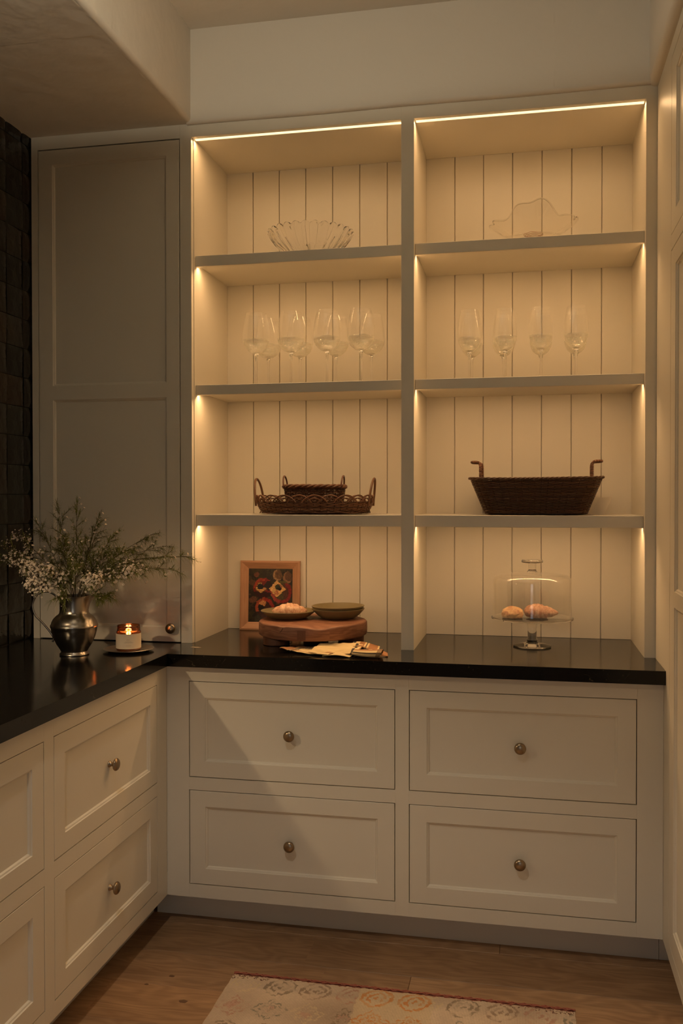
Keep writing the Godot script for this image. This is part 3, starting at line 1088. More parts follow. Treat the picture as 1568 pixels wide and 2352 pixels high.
func baskets() -> void:
	var wm := wicker_mat()
	var y: float = SH[2][1]
	# big basket
	var b := thing("wicker_basket", "large dark rectangular wicker basket with two upright handles, on the right shelf", "basket", Vector3(0.5725, y, -0.19), -0.03)
	var g := Geo.new()
	weave(g, Vector2(0.168, 0.105), Vector2(0.216, 0.142), 0.004, 0.122, 27, 62, 0.0025, 6.0, 0.0, 0.62, 0.15)
	tag(part(b, "woven_wall", g, wm), "", "", "", "stuff")
	part(b, "base", base_disc(0.166, 0.103, 6.0, 0.005), wm)
	g = Geo.new()
	var ring := PackedVector3Array()
	for i in 220:
		var a := TAU * i / 220
		var q := rounded(0.221, 0.147, 6.0, a)
		q.y = 0.124 + 0.0025 * cos(a * 2.0) + 0.0012 * cos(a)
		ring.push_back(q)
	rope(g, ring, 0.0044, 0.9, 0.85)
	part(b, "rim", g, wm)
	for s in [-1.0, 1.0]:
		g = Geo.new()
		var pts := PackedVector3Array()
		for z in [-1.0, 1.0]:
			var seq := [Vector3(0.186, 0.115, 0.046), Vector3(0.186, 0.145, 0.046), Vector3(0.186, 0.170, 0.045), Vector3(0.189, 0.178, 0.044), Vector3(0.197, 0.1815, 0.042), Vector3(0.210, 0.182, 0.036), Vector3(0.217, 0.1822, 0.022), Vector3(0.2185, 0.1825, 0.008)]
			if z > 0: seq.reverse()
			for q in seq: pts.push_back(Vector3(q.x * s, q.y, q.z * -z))
		var cv := Curve3D.new()
		for q in pts: cv.add_point(q)
		g.tint = Color(0.22, 0.10, 0.055)
		g.tube(cv.tessellate_even_length(4, 0.004), 0.0040, 8)
		# binding wound round the handle
		var cl := cv.get_baked_length()
		var k := 0.0
		while k < cl:
			g.tint = cane(1.1)
			var t := cv.sample_baked(k)
			var t2 := cv.sample_baked(minf(k + 0.003, cl))
			g.tube(PackedVector3Array([t, t2]), 0.0051, 7)
			k += 0.0046
		g.tint = Color.WHITE
		part(b, "handle", g, wm)
	# paper tag lying behind the big basket
	var tg := thing("paper_tag", "pale folded paper tag leaning against the right end of the big basket", "tag", Vector3(0.778, y, -0.21), 0.25)
	g = Geo.new()
	var rows: Array = []
	for i in 8:
		var line := PackedVector3Array()
		for j in 6:
			var u := j / 5.0 - 0.5
			var t := i / 7.0
			line.push_back(Vector3(u * 0.045 + t * 0.030, 0.001 + t * 0.058, 0.006 * sin(u * 3.0 + t * 2.0)))
		rows.append(line)
	g.grid(rows)
	var rows2: Array = []
	for r in rows:
		var line := PackedVector3Array()
		for q in r: line.push_back(q + Vector3(0, 0, -0.0006))
		rows2.append(line)
	g.grid(rows2, false, true)
	part(tg, "sheet", g, mat(Color(0.78, 0.72, 0.62), 0.8))
	# oval tray with a scalloped edge
	var t := thing("wicker_tray", "oval brown wicker tray with looped scallop edge and two arched handles, on the left shelf", "tray", Vector3(-0.2085, y, -0.185), 0.02)
	g = Geo.new()
	weave(g, Vector2(0.188, 0.120), Vector2(0.208, 0.136), 0.006, 0.046, 9, 54, 0.0024, 2.4, 0.004, 0.95, 0.5)
	tag(part(t, "woven_wall", g, wm), "", "", "", "stuff")
	part(t, "base", base_disc(0.190, 0.122, 2.4, 0.006), wm)
	g = Geo.new()
	var lo := 24
	for k in lo:
		g.tint = cane(1.35)
		var pts := PackedVector3Array()
		for i in 13:
			var f := i / 12.0
			var a := TAU * (k + lerpf(-0.30, 1.30, f)) / lo
			var q := rounded(0.210 - 0.003 * (k % 2) + 0.002, 0.138 - 0.003 * (k % 2) + 0.002, 2.4, a)
			q.y = 0.042 + 0.026 * pow(sin(f * PI), 0.75)
			pts.push_back(q)
		g.tube(pts, 0.0027, 6)
		pts = PackedVector3Array()
		for i in 13:
			var f := i / 12.0
			var a := TAU * (k + lerpf(0.0, 1.0, f)) / lo
			var q := rounded(0.2075, 0.1355, 2.4, a)
			q.y = 0.042 + 0.016 * pow(sin(f * PI), 0.75)
			pts.push_back(q)
		g.tube(pts, 0.0018, 5)
	for k in 12:
		g.tint = cane(1.2)
		var pts := PackedVector3Array()
		for i in 11:
			var f := i / 10.0
			var q := rounded(0.197, 0.128, 2.4, TAU * (k + f) / 12)
			q.y = 0.013 - 0.008 * sin(f * PI)
			pts.push_back(q * Vector3(1.012, 1, 1.012))
		g.tube(pts, 0.0019, 5)
	part(t, "scallop_rim", g, wm)
	for s in [-1.0, 1.0]:
		g = Geo.new()
		g.tint = Color(0.20, 0.095, 0.05)
		var pts := PackedVector3Array()
		for i in 25:
			var a := PI * i / 24.0
			var q := Vector3(s * (0.205 + 0.012 * sin(a)), 0.030 + 0.098 * pow(sin(a), 0.8), 0.055 * cos(a))
			pts.push_back(q)
		g.tube(pts, 0.0042, 8)
		g.tint = Color.WHITE
		part(t, "handle", g, wm)
	# small basket standing in the tray
	var c := thing("wicker_basket", "small dark wicker basket with a rope rim, standing inside the oval tray", "basket", Vector3(-0.218, y + 0.0095, -0.225), 0.05)
	g = Geo.new()
	weave(g, Vector2(0.098, 0.068), Vector2(0.108, 0.076), 0.004, 0.084, 13, 62, 0.0026, 3.0, 0.0, 0.8, 0.5)
	tag(part(c, "woven_wall", g, wm), "", "", "", "stuff")
	part(c, "base", base_disc(0.098, 0.068, 3.0, 0.004), wm)
	g = Geo.new()
	ring = PackedVector3Array()
	for i in 160:
		var q := rounded(0.110, 0.078, 3.0, TAU * i / 160)
		q.y = 0.0905
		ring.push_back(q)
	rope(g, ring, 0.0075, 0.42, 0.85)
	part(c, "rim", g, wm)
	for s in [-1.0, 1.0]:
		g = Geo.new()
		g.tint = Color(0.16, 0.07, 0.04)
		var pts := PackedVector3Array()
		for i in 17:
			var a := PI * i / 16.0
			pts.push_back(Vector3(s * (0.105 + 0.004 * sin(a)), 0.083 + 0.046 * pow(sin(a), 0.8), 0.020 + 0.034 * cos(a)))
		g.tube(pts, 0.0032, 7)
		g.tint = Color.WHITE
		part(c, "handle", g, wm)

# ------------------------------------------------------------------ things on the worktop
func counter_things() -> void:
	painting()
	riser()
	cake_stand()
	candle()

func ell(u: float, v: float, cx: float, cy: float, rx: float, ry: float) -> float:
	return sqrt(pow((u - cx) / rx, 2) + pow((v - cy) / ry, 2))

func painting() -> void:
	var o := thing("framed_painting", "small oil painting of dark red flowers in a pale wood frame, leaning on the beadboard", "painting", Vector3(-0.4285, CT + 0.0005, -0.3505), 0.035)
	o.rotation.x = -0.06
	var w := 0.236
	var h := 0.268
	var fw := 0.031
	var d := 0.021
	var tx := noise(0.03, 31, 3)
	var tw := picture(256, 64, func(u, v):
		var k: float = 0.5 + 0.5 * tx.get_noise_2d(u * 60.0, v * 400.0)
		return Color(0.66, 0.48, 0.36).lerp(Color(0.78, 0.60, 0.47), k))
	var fm := mat(Color.WHITE, 0.5)
	fm.albedo_texture = tw
	for k in 4:
		# mitred length with a bevel down to the picture
		var L := w if k % 2 == 0 else h
		var g := Geo.new()
		var prof := [Vector2(0, -d), Vector2(0, 0), Vector2(0.006, 0.0015), Vector2(0.010, 0), Vector2(fw, -0.012), Vector2(fw, -d)]
		for i in prof.size() - 1:
			var a: Vector2 = prof[i]
			var b: Vector2 = prof[i + 1]
			g.quad(Vector3(-L / 2 + a.x, a.x, a.y), Vector3(L / 2 - a.x, a.x, a.y), Vector3(L / 2 - b.x, b.x, b.y), Vector3(-L / 2 + b.x, b.x, b.y), Rect2(k * 0.3, i * 0.2, L * 4, 0.2))
		var p := part(o, "frame_rail", g, fm)
		p.position = [Vector3(0, 0, 0), Vector3(w / 2, h / 2, 0), Vector3(0, h, 0), Vector3(-w / 2, h / 2, 0)][k]
		p.rotation.z = k * PI / 2
	part(o, "backing", bx([[Vector3(-w / 2 + 0.003, 0.003, -d), Vector3(w / 2 - 0.003, h - 0.003, -d + 0.003), 0.0]]), M.dark)
	var n1 := noise(4.0, 41, 2)
	var n2 := noise(5.0, 43, 2)
	var cell := FastNoiseLite.new()
	cell.seed = 5
	cell.noise_type = FastNoiseLite.TYPE_CELLULAR
	cell.cellular_return_type = FastNoiseLite.RETURN_CELL_VALUE
	cell.frequency = 5.0
	var ideal := func(u0: float, v0: float) -> Color:
		var u: float = u0 + 0.020 * n1.get_noise_2d(u0, v0)
		var v: float = v0 + 0.020 * n2.get_noise_2d(u0, v0)
		var k: float = cell.get_noise_2d(u, v * 1.2)
		var c := Color(0.17, 0.13, 0.08)
		if k > 0.4: c = Color(0.27, 0.20, 0.13)
		elif k > 0.0: c = Color(0.12, 0.09, 0.06)
		elif k > -0.4: c = Color(0.20, 0.17, 0.09)
		if k > 0.85: c = Color(0.36, 0.24, 0.17)
		if ell(u, v, 0.66, 0.12, 0.10, 0.10) < 1.0: c = Color(0.38, 0.27, 0.17) if ell(u, v, 0.69, 0.105, 0.085, 0.085) < 1.0 else Color(0.56, 0.43, 0.30)
		if ell(u, v, 0.88, 0.16, 0.10, 0.11) < 1.0: c = Color(0.34, 0.23, 0.15) if ell(u, v, 0.915, 0.14, 0.085, 0.09) < 1.0 else Color(0.52, 0.38, 0.26)
		if ell(u, v, 0.18, 0.12, 0.06, 0.05) < 1.0: c = Color(0.42, 0.24, 0.17)
		if ell(u, v, 0.11, 0.58, 0.09, 0.06) < 1.0: c = Color(0.38, 0.24, 0.17)
		if ell(u, v, 0.10, 0.27, 0.10, 0.05) < 1.0: c = Color(0.34, 0.23, 0.16)
		# first flower: maroon body, red upper rim, cream ring round a black heart
		var e := ell(u, v, 0.33, 0.37, 0.215, 0.195)
		if e < 1.0:
			c = Color(0.19, 0.045, 0.035)
			if v < 0.44: c = Color(0.44, 0.085, 0.06)
			if e > 0.72 and v < 0.36: c = Color(0.58, 0.20, 0.12) if u < 0.36 else Color(0.50, 0.11, 0.075)
			if ell(u, v, 0.45, 0.32, 0.10, 0.085) < 1.0: c = Color(0.13, 0.04, 0.035)
		e = ell(u, v, 0.285, 0.355, 0.125, 0.095)
		if e < 1.0 and not (u > 0.30 and v < 0.36): c = Color(0.76, 0.57, 0.35) if e < 0.85 else Color(0.46, 0.36, 0.14)
		if ell(u, v, 0.275, 0.34, 0.068, 0.056) < 1.0: c = Color(0.07, 0.06, 0.05)
		# second flower: olive body, pink and red edges, broad cream centre
		e = ell(u, v, 0.745, 0.435, 0.235, 0.215)
		if e < 1.0:
			c = Color(0.27, 0.22, 0.10)
			if u > 0.80: c = Color(0.28, 0.15, 0.09)
			if e > 0.66 and u > 0.84: c = Color(0.45, 0.10, 0.075)
			if e > 0.70 and v > 0.50: c = Color(0.56, 0.20, 0.15) if u < 0.72 else Color(0.50, 0.13, 0.10)
			if u < 0.60 and v > 0.38: c = Color(0.60, 0.26, 0.19)
			if e > 0.80 and v < 0.28: c = Color(0.34, 0.31, 0.13)
		if absf(u - 0.655) * 0.85 + absf(v - 0.375) < 0.165: c = Color(0.83, 0.65, 0.41)
		if ell(u, v, 0.635, 0.455, 0.055, 0.04) < 1.0: c = Color(0.72, 0.46, 0.30)
		if ell(u, v, 0.70, 0.34, 0.07, 0.05) < 1.0: c = Color(0.60, 0.38, 0.25)
		if ell(u, v, 0.67, 0.355, 0.070, 0.052) < 1.0: c = Color(0.19, 0.20, 0.10)
		if ell(u, v, 0.71, 0.385, 0.050, 0.030) < 1.0: c = Color(0.07, 0.06, 0.05)
		# third flower
		e = ell(u, v, 0.375, 0.735, 0.215, 0.19)
		if e < 1.0:
			c = Color(0.22, 0.10, 0.065)
			if e > 0.66 and v < 0.80: c = Color(0.56, 0.15, 0.10) if u > 0.36 else Color(0.58, 0.26, 0.16)
			if ell(u, v, 0.335, 0.645, 0.075, 0.055) < 1.0: c = Color(0.72, 0.50, 0.31)
		if ell(u, v, 0.295, 0.735, 0.072, 0.062) < 1.0: c = Color(0.08, 0.07, 0.06)
		return c
	var pw := 340
	var ph := 400
	var im := Image.create(pw, ph, false, Image.FORMAT_RGB8)
	for y in ph:
		for x in pw: im.set_pixel(x, y, ideal.call((x + 0.5) / pw, (y + 0.5) / ph))
	# loaded brush: short straight strokes laid over the drawing
	var br := RandomNumberGenerator.new()
	br.seed = 12
	var dir := noise(2.2, 47, 2)
	for k in 2600:
		var x := br.randf() * pw
		var y := br.randf() * ph
		var c: Color = ideal.call(x / pw, y / ph)
		var j := br.randf_range(0.78, 1.24)
		c = Color(c.r * j, c.g * j * br.randf_range(0.95, 1.06), c.b * j)
		var an := dir.get_noise_2d(x / pw, y / ph) * 5.0 + br.randf_range(-0.3, 0.3)
		var ax := Vector2(cos(an), sin(an))
		var len := br.randf_range(4, 11)
		var wd := br.randf_range(1.5, 3.6)
		for i in range(-int(len), int(len) + 1):
			for q in range(-int(wd), int(wd) + 1):
				var p := Vector2(x, y) + ax * i * 0.7 + Vector2(-ax.y, ax.x) * q * 0.7
				var px := int(p.x)
				var py := int(p.y)
				if px >= 0 and py >= 0 and px < pw and py < ph:
					var sh := 1.0 + 0.09 * sin(q * 2.4 + k)
					im.set_pixel(px, py, Color(c.r * sh, c.g * sh, c.b * sh))
	var img := ImageTexture.create_from_image(im)
	var pm := mat(Color.WHITE, 0.45)
	pm.albedo_texture = img
	var g := Geo.new()
	g.quad(Vector3(-w / 2 + fw - 0.001, fw - 0.001, -0.012), Vector3(w / 2 - fw + 0.001, fw - 0.001, -0.012), Vector3(w / 2 - fw + 0.001, h - fw + 0.001, -0.012), Vector3(-w / 2 + fw - 0.001, h - fw + 0.001, -0.012), Rect2(0, 1, 1, -1))
	part(o, "canvas", g, pm)

func pastry(at: Vector3, turn: float, size: float, bend: float, label: String, called := "croissant", cat := "croissant", seedn := 1, dust := 0.5, skew := 0.0, taper := 0.62) -> Node3D:
	var o := thing(called, label, cat, at, turn)
	var n1 := noise(45.0, seedn, 3)
	var n2 := noise(150.0, seedn + 9, 3)
	var g := Geo.new()
	var rows: Array = []
	var N := 64
	var S := 40
	for i in N + 1:
		var t := i / float(N) * 2.0 - 1.0
		var a := t * bend
		var R := size * 0.5 / maxf(sin(bend), 0.01)
		var c := Vector3(sin(a) * R, 0, (cos(a) - 1.0) * R)
		var d := Vector3(cos(a), 0, -sin(a))
		var side := Vector3(-d.z, 0, d.x)
		# stepped, swelling coils
		var ts: float = (t + skew) / (1.0 + skew * signf(t + skew))
		var prof := pow(maxf(0.0, 1.0 - pow(absf(ts), 2.0)), taper)
		var coil: float = absf(fposmod(absf(t) * 3.6 + 0.5, 1.0))
		var r := size * (0.225 * prof * (1.0 + 0.16 * (coil - 0.5)) + 0.004)
		var line := PackedVector3Array()
		for j in S:
			var b := TAU * j / S
			var q := c + side * cos(b) * r * 1.08 + Vector3.UP * sin(b) * r
			var lump := n1.get_noise_3dv(q) * 0.10 + n2.get_noise_3dv(q) * 0.05
			q = c + (side * cos(b) * 1.08 + Vector3.UP * sin(b)) * r * (1.0 + lump)
			q.y = maxf(q.y, -r * 0.72) + size * 0.225 * 0.72 * 0.98
			q.y = maxf(q.y, 0.0005)
			line.push_back(q)
		rows.append(line)
	g.grid(rows, true, true)
	part(o, "crust", g, crust(dust))
	return o

func crust(dust: float) -> StandardMaterial3D:
	var key := "crust%.2f" % dust
	if not M.has(key):
		var a := noise(0.02, 51, 4)
		var b := noise(0.07, 52, 3)
		var m := mat(Color.WHITE, 0.6)
		m.albedo_texture = picture(256, 256, func(u, v):
			var k: float = a.get_noise_2d(u * 256, v * 256)
			var s: float = b.get_noise_2d(u * 256, v * 256)
			var c := Color(0.70, 0.46, 0.36).lerp(Color(0.92, 0.71, 0.58), clampf(0.5 + k, 0, 1))
			return c.lerp(Color(0.92, 0.80, 0.66), 0.85 * smoothstep(-0.05 - dust * 0.6, 0.95 - dust * 0.6, s + 0.5 * k)))
		m.uv1_triplanar = true
		m.uv1_scale = Vector3(11, 11, 11)
		M[key] = m
	return M[key]

func bun_crust() -> StandardMaterial3D:
	var a := noise(0.015, 55, 3)
	var b := noise(0.06, 56, 3)
	var m := mat(Color.WHITE, 0.6)
	m.albedo_texture = picture(128, 128, func(u, v):
		var k: float = a.get_noise_2d(u * 128, v * 128) + 0.5 * b.get_noise_2d(u * 128, v * 128)
		return Color(0.96, 0.79, 0.58).lerp(Color(0.76, 0.50, 0.36), smoothstep(0.0, 0.55, k)))
	m.uv1_triplanar = true
	m.uv1_scale = Vector3(14, 14, 14)
	return m

func plate_geo(R: float, h: float) -> Geo:
	var g := Geo.new()
	g.lathe(PackedVector2Array([Vector2(0, 0.0), Vector2(R * 0.55, 0.0), Vector2(R * 0.60, 0.001), Vector2(R * 0.78, h * 0.32), Vector2(R * 0.93, h * 0.72), Vector2(R, h - 0.002), Vector2(R, h), Vector2(R - 0.003, h + 0.0006), Vector2(R * 0.90, h * 0.78), Vector2(R * 0.76, h * 0.42), Vector2(R * 0.62, 0.006), Vector2(R * 0.3, 0.0045), Vector2(0, 0.0045)]), 64)
	return g

func riser() -> void:
	var c := Vector3(-0.197, CT, -0.105)
	var o := thing("serving_riser", "round reddish wood serving board on low block feet, chipped along its front edge", "serving board", c)
	var a := noise(0.02, 61, 3)
	var b := noise(0.06, 62, 2)
	var wt := picture(512, 256, func(u, v):
		var x: float = u * 512
		var y: float = v * 256
		var ring: float = sin(y * 0.22 + 9.0 * a.get_noise_2d(x * 0.25, y))
		var k: float = 0.5 + 0.22 * ring + 0.3 * b.get_noise_2d(x * 0.2, y * 3.0)
		return Color(0.44, 0.275, 0.20).lerp(Color(0.63, 0.44, 0.335), clampf(k, 0, 1)))
	var wm := mat(Color.WHITE, 0.55)
	wm.albedo_texture = wt
	wm.uv1_scale = Vector3(1.2, 2.2, 1)
	var wd := mat(Color.WHITE, 0.55)
	wd.albedo_texture = wt
	wd.albedo_color = Color(0.80, 0.76, 0.72)
	wd.uv1_scale = Vector3(1, 3, 1)
	# board: slightly uneven slab
	var R := 0.190
	var y0 := 0.031
	var y1 := 0.0795
	var nn := noise(1.2, 66, 2)
	var g := Geo.new()
	var rows: Array = []
	var seg := 96
	var prof := [Vector2(0.975, y0), Vector2(1.0, y0 + 0.004), Vector2(1.004, (y0 + y1) / 2), Vector2(1.0, y1 - 0.005), Vector2(0.985, y1 - 0.0008), Vector2(0.965, y1)]
	for q in prof:
		var line := PackedVector3Array()
		for j in seg:
			var an := TAU * j / seg
			var r: float = R * q.x * (1.0 + 0.010 * nn.get_noise_1d(cos(an) * 3.0 + 5.0 * sin(an)))
			var yy: float = q.y
			# worn bite in the front rim
			var bite: float = exp(-pow((an - (TAU - 1.22)) / 0.24, 2)) * 0.008 + exp(-pow((an - (TAU - 1.93)) / 0.05, 2)) * 0.003
			if q.y > y1 - 0.006: yy -= bite
			line.push_back(Vector3(cos(an) * r, yy, -sin(an) * r))
		rows.append(line)
	g.grid(rows, true, false, Vector2(2.0, 0.25))
	var topc := Vector3(0, y1, 0)
	var last: PackedVector3Array = rows[-1]
	var bot: PackedVector3Array = rows[0]
	for j in seg:
		var k := (j + 1) % seg
		g.tri(topc, last[j], last[k], Vector2(0, 0), Vector2(last[j].x * 0.9 + last[j].z * 0.5, last[j].z - last[j].x * 0.5), Vector2(last[k].x * 0.9 + last[k].z * 0.5, last[k].z - last[k].x * 0.5))
		g.tri(Vector3(0, y0, 0), bot[k], bot[j])
	part(o, "board", g, wm)
	# end-grain block let into the rim, slightly proud
	g = Geo.new()
	rows = []
	for q in [Vector2(1.0045, y0 + 0.004), Vector2(1.0075, (y0 + y1) / 2), Vector2(1.0045, y1 - 0.0125)]:
		var line := PackedVector3Array()
		for j in 9:
			var an := TAU - 1.60 + 0.15 * (j / 8.0) - 0.02
			line.push_back(Vector3(cos(an) * R * q.x, q.y, -sin(an) * R * q.x))
		rows.append(line)
	g.grid(rows, false, false)
	tag(part(o, "end_grain_block", g, wd), "darker end-grain block in the rim")
	# dark split
	g = Geo.new()
	g.tube(PackedVector3Array([Vector3(-0.062, 0.073, 0.180), Vector3(-0.065, 0.066, 0.1795), Vector3(-0.073, 0.057, 0.177)]), 0.0009, 5)
	tag(part(o, "crack", g, mat(Color(0.06, 0.03, 0.02), 0.8)), "dark split running down the rim")
	for k in 3:
		var p: Vector3 = [Vector3(-0.115, 0, 0.070), Vector3(0.128, 0, -0.045), Vector3(-0.02, 0, -0.13)][k]
		g = Geo.new()
		g.lathe(PackedVector2Array([Vector2(0, 0), Vector2(0.043, 0), Vector2(0.046, 0.002), Vector2(0.046, 0.032), Vector2(0, 0.032)]), 28, p)
		part(o, "foot", g, wd)
	# plates
	var top := c.y + y1 + 0.0003
	var pm := mat(Color(0.20, 0.155, 0.075), 0.45)
	var p1 := thing("plate", "shallow olive green plate holding a sugared croissant, at the left of the wooden riser", "plate", Vector3(-0.293, top, -0.128), 0.0, "olive green plates")
	part(p1, "dish", plate_geo(0.0985, 0.029), pm)
	var p2 := thing("plate", "lower of two stacked empty olive green plates on the wooden riser", "plate", Vector3(-0.119, top, -0.165), 0.0, "olive green plates")
	part(p2, "dish", plate_geo(0.0945, 0.036), pm)
	var p3 := copy(p2, "plate", Vector3(-0.119, top + 0.0095, -0.165), "upper of two stacked empty olive green plates on the wooden riser")
	p3.rotation.z = 0.01
	pastry(Vector3(-0.285, top + 0.005, -0.115), 0.25, 0.128, 0.9, "sugar-dusted croissant on the olive plate at the left of the riser", "croissant", "croissant", 3, 0.75, 0.0, 1.15)
	napkin()

func cloth_tex() -> StandardMaterial3D:
	var wv := noise(0.3, 71, 2)
	var tx := picture(512, 512, func(u, v):
		var c := Color(0.86, 0.76, 0.56)
		var k: float = 1.0 + 0.07 * sin(u * 1500.0) * sin(v * 1500.0) + 0.05 * wv.get_noise_2d(u * 512, v * 512)
		# stripes near both ends
		for s in [[0.06, 0.035, Color(0.60, 0.40, 0.22)], [0.115, 0.012, Color(0.20, 0.17, 0.14)], [0.145, 0.006, Color(0.22, 0.18, 0.14)], [0.70, 0.016, Color(0.24, 0.20, 0.16)], [0.80, 0.03, Color(0.62, 0.41, 0.23)], [0.855, 0.006, Color(0.30, 0.22, 0.15)], [0.93, 0.05, Color(0.63, 0.42, 0.24)]]:
			if absf(u - s[0]) < s[1]: c = s[2]
		for s in [[0.08, 0.03, Color(0.56, 0.38, 0.22)], [0.92, 0.03, Color(0.40, 0.29, 0.19)]]:
			if absf(v - s[0]) < s[1]: c = c.lerp(s[2], 0.6)
		return Color(c.r * k, c.g * k, c.b * k))
	var m := mat(Color.WHITE, 0.85)
	m.albedo_texture = tx
	m.rim_enabled = true
	m.rim = 0.2
	return m

# a soft sheet: corners a b c d (counter-clockwise), lifted by fn(u, v), given thickness
func sheet(g: Geo, a: Vector3, b: Vector3, c: Vector3, d: Vector3, fn: Callable, uv: Rect2, th := 0.0016) -> void:
	var top: Array = []
	var low: Array = []
	var N := 28
	for i in N + 1:
		var lt := PackedVector3Array()
		var lb := PackedVector3Array()
		for j in N + 1:
			var u := float(j) / N
			var v := float(i) / N
			var p := a.lerp(b, u).lerp(d.lerp(c, u), v)
			p += fn.call(u, v)
			lt.push_back(p)
			lb.push_back(p - Vector3(0, th, 0))
		top.append(lt)
		low.append(lb)
	g.grid(top, false, false, uv.size, false, uv.position)
	g.grid(low, false, true, uv.size, false, uv.position)
	for e in 4:
		var r0 := PackedVector3Array()
		var r1 := PackedVector3Array()
		for k in N + 1:
			match e:
				0: r0.push_back(low[0][k]); r1.push_back(top[0][k])
				1: r0.push_back(low[k][N]); r1.push_back(top[k][N])
				2: r0.push_back(low[N][N - k]); r1.push_back(top[N][N - k])
				3: r0.push_back(low[N - k][0]); r1.push_back(top[N - k][0])
		g.grid([r0, r1], false, false, Vector2(uv.size.x, 0.01), false, uv.position)

func napkin() -> void:
	var cm := cloth_tex()
	var o := thing("napkin", "crumpled cream linen napkin with brown and black stripes, in front of the wooden riser", "napkin", Vector3(-0.06, CT, 0.13))
	var nz := noise(9.0, 75, 2)
	# flat lowest fold, left
	var g := Geo.new()
	sheet(g, Vector3(-0.196, 0.0028, -0.006), Vector3(-0.02, 0.0028, 0.052), Vector3(0.03, 0.003, -0.085), Vector3(-0.115, 0.003, -0.10), func(u, v): return Vector3(0, 0.0085 * exp(-pow(u / 0.12, 2)) * (1.0 - v) + 0.004 + 0.004 * nz.get_noise_2d(u * 0.3, v * 0.3) + 0.003 * sin(u * 9.0) * (1.0 - v), 0), Rect2(0.02, 0.0, 0.5, 0.5))
	part(o, "under_fold", g, cm)
	# main upper fold, folded edge to the front
	g = Geo.new()
	sheet(g, Vector3(-0.090, 0.012, 0.030), Vector3(0.075, 0.014, 0.030), Vector3(0.072, 0.022, -0.088), Vector3(-0.075, 0.022, -0.088), func(u, v): return Vector3(0, 0.004 * sin(u * 7.0 + 1.0) * (1.0 - v) + 0.006 * nz.get_noise_2d(u * 0.25 + 3.0, v * 0.25) - 0.005 * pow(1.0 - v, 4), 0.004 * sin(u * 8.0) * (1.0 - v)), Rect2(0.20, 0.2, 0.58, 0.5))
	part(o, "upper_fold", g, cm)
	# bulging roll on the right
	g = Geo.new()
	var rows: Array = []
	for i in 18:
		var t := i / 17.0
		var line := PackedVector3Array()
		var c := Vector3(lerpf(0.055, 0.150, t), 0.0135, lerpf(0.020, 0.030, t) + 0.012 * sin(t * PI))
		var rr := lerpf(0.010, 0.016, sin(t * PI * 0.5))
		for j in 25:
			var an := -0.5 + (TAU - 0.9) * j / 24.0
			line.push_back(c + Vector3(0.004 * sin(an), maxf(sin(an) * rr * 0.82, -0.0125), cos(an) * rr * 1.9))
		rows.append(line)
	g.grid(rows, false, true, Vector2(0.5, 0.4), false, Vector2(0.62, 0.55))
	var rows2: Array = []
	for r in rows:
		var line := PackedVector3Array()
		for k in r.size(): line.push_back(r[k] + Vector3(0.0, -0.0010, 0.0))
		rows2.append(line)
	g.grid(rows2, false, false, Vector2(0.5, 0.4), false, Vector2(0.62, 0.55))
	part(o, "rolled_fold", g, cm)
	# tail at the far right and the striped end tucked behind
	g = Geo.new()
	sheet(g, Vector3(0.105, 0.003, 0.022), Vector3(0.168, 0.003, 0.012), Vector3(0.160, 0.0055, -0.030), Vector3(0.098, 0.006, -0.030), func(u, v): return Vector3(0, 0.005 * sin(u * 3.0) * v + 0.010 * (1.0 - u) * v, 0), Rect2(0.72, 0.6, 0.25, 0.3))
	part(o, "tail", g, cm)
	g = Geo.new()
	sheet(g, Vector3(0.030, 0.016, -0.060), Vector3(0.125, 0.012, -0.050), Vector3(0.120, 0.020, -0.125), Vector3(0.030, 0.024, -0.125), func(u, v): return Vector3(0, 0.006 * sin(u * 4.5) * (1.0 - 0.5 * v) - 0.006 * u * u, 0), Rect2(0.68, 0.05, 0.32, 0.3))
	part(o, "striped_end", g, cm)
	g = Geo.new()
	sheet(g, Vector3(-0.04, 0.0025, 0.048), Vector3(0.050, 0.0025, 0.052), Vector3(0.06, 0.006, -0.02), Vector3(-0.03, 0.006, -0.02), func(u, v): return Vector3(0, 0.005 * sin(u * PI) * (1.0 - v * 0.3), 0), Rect2(0.3, 0.7, 0.3, 0.2))
	part(o, "inner_fold", g, cm)

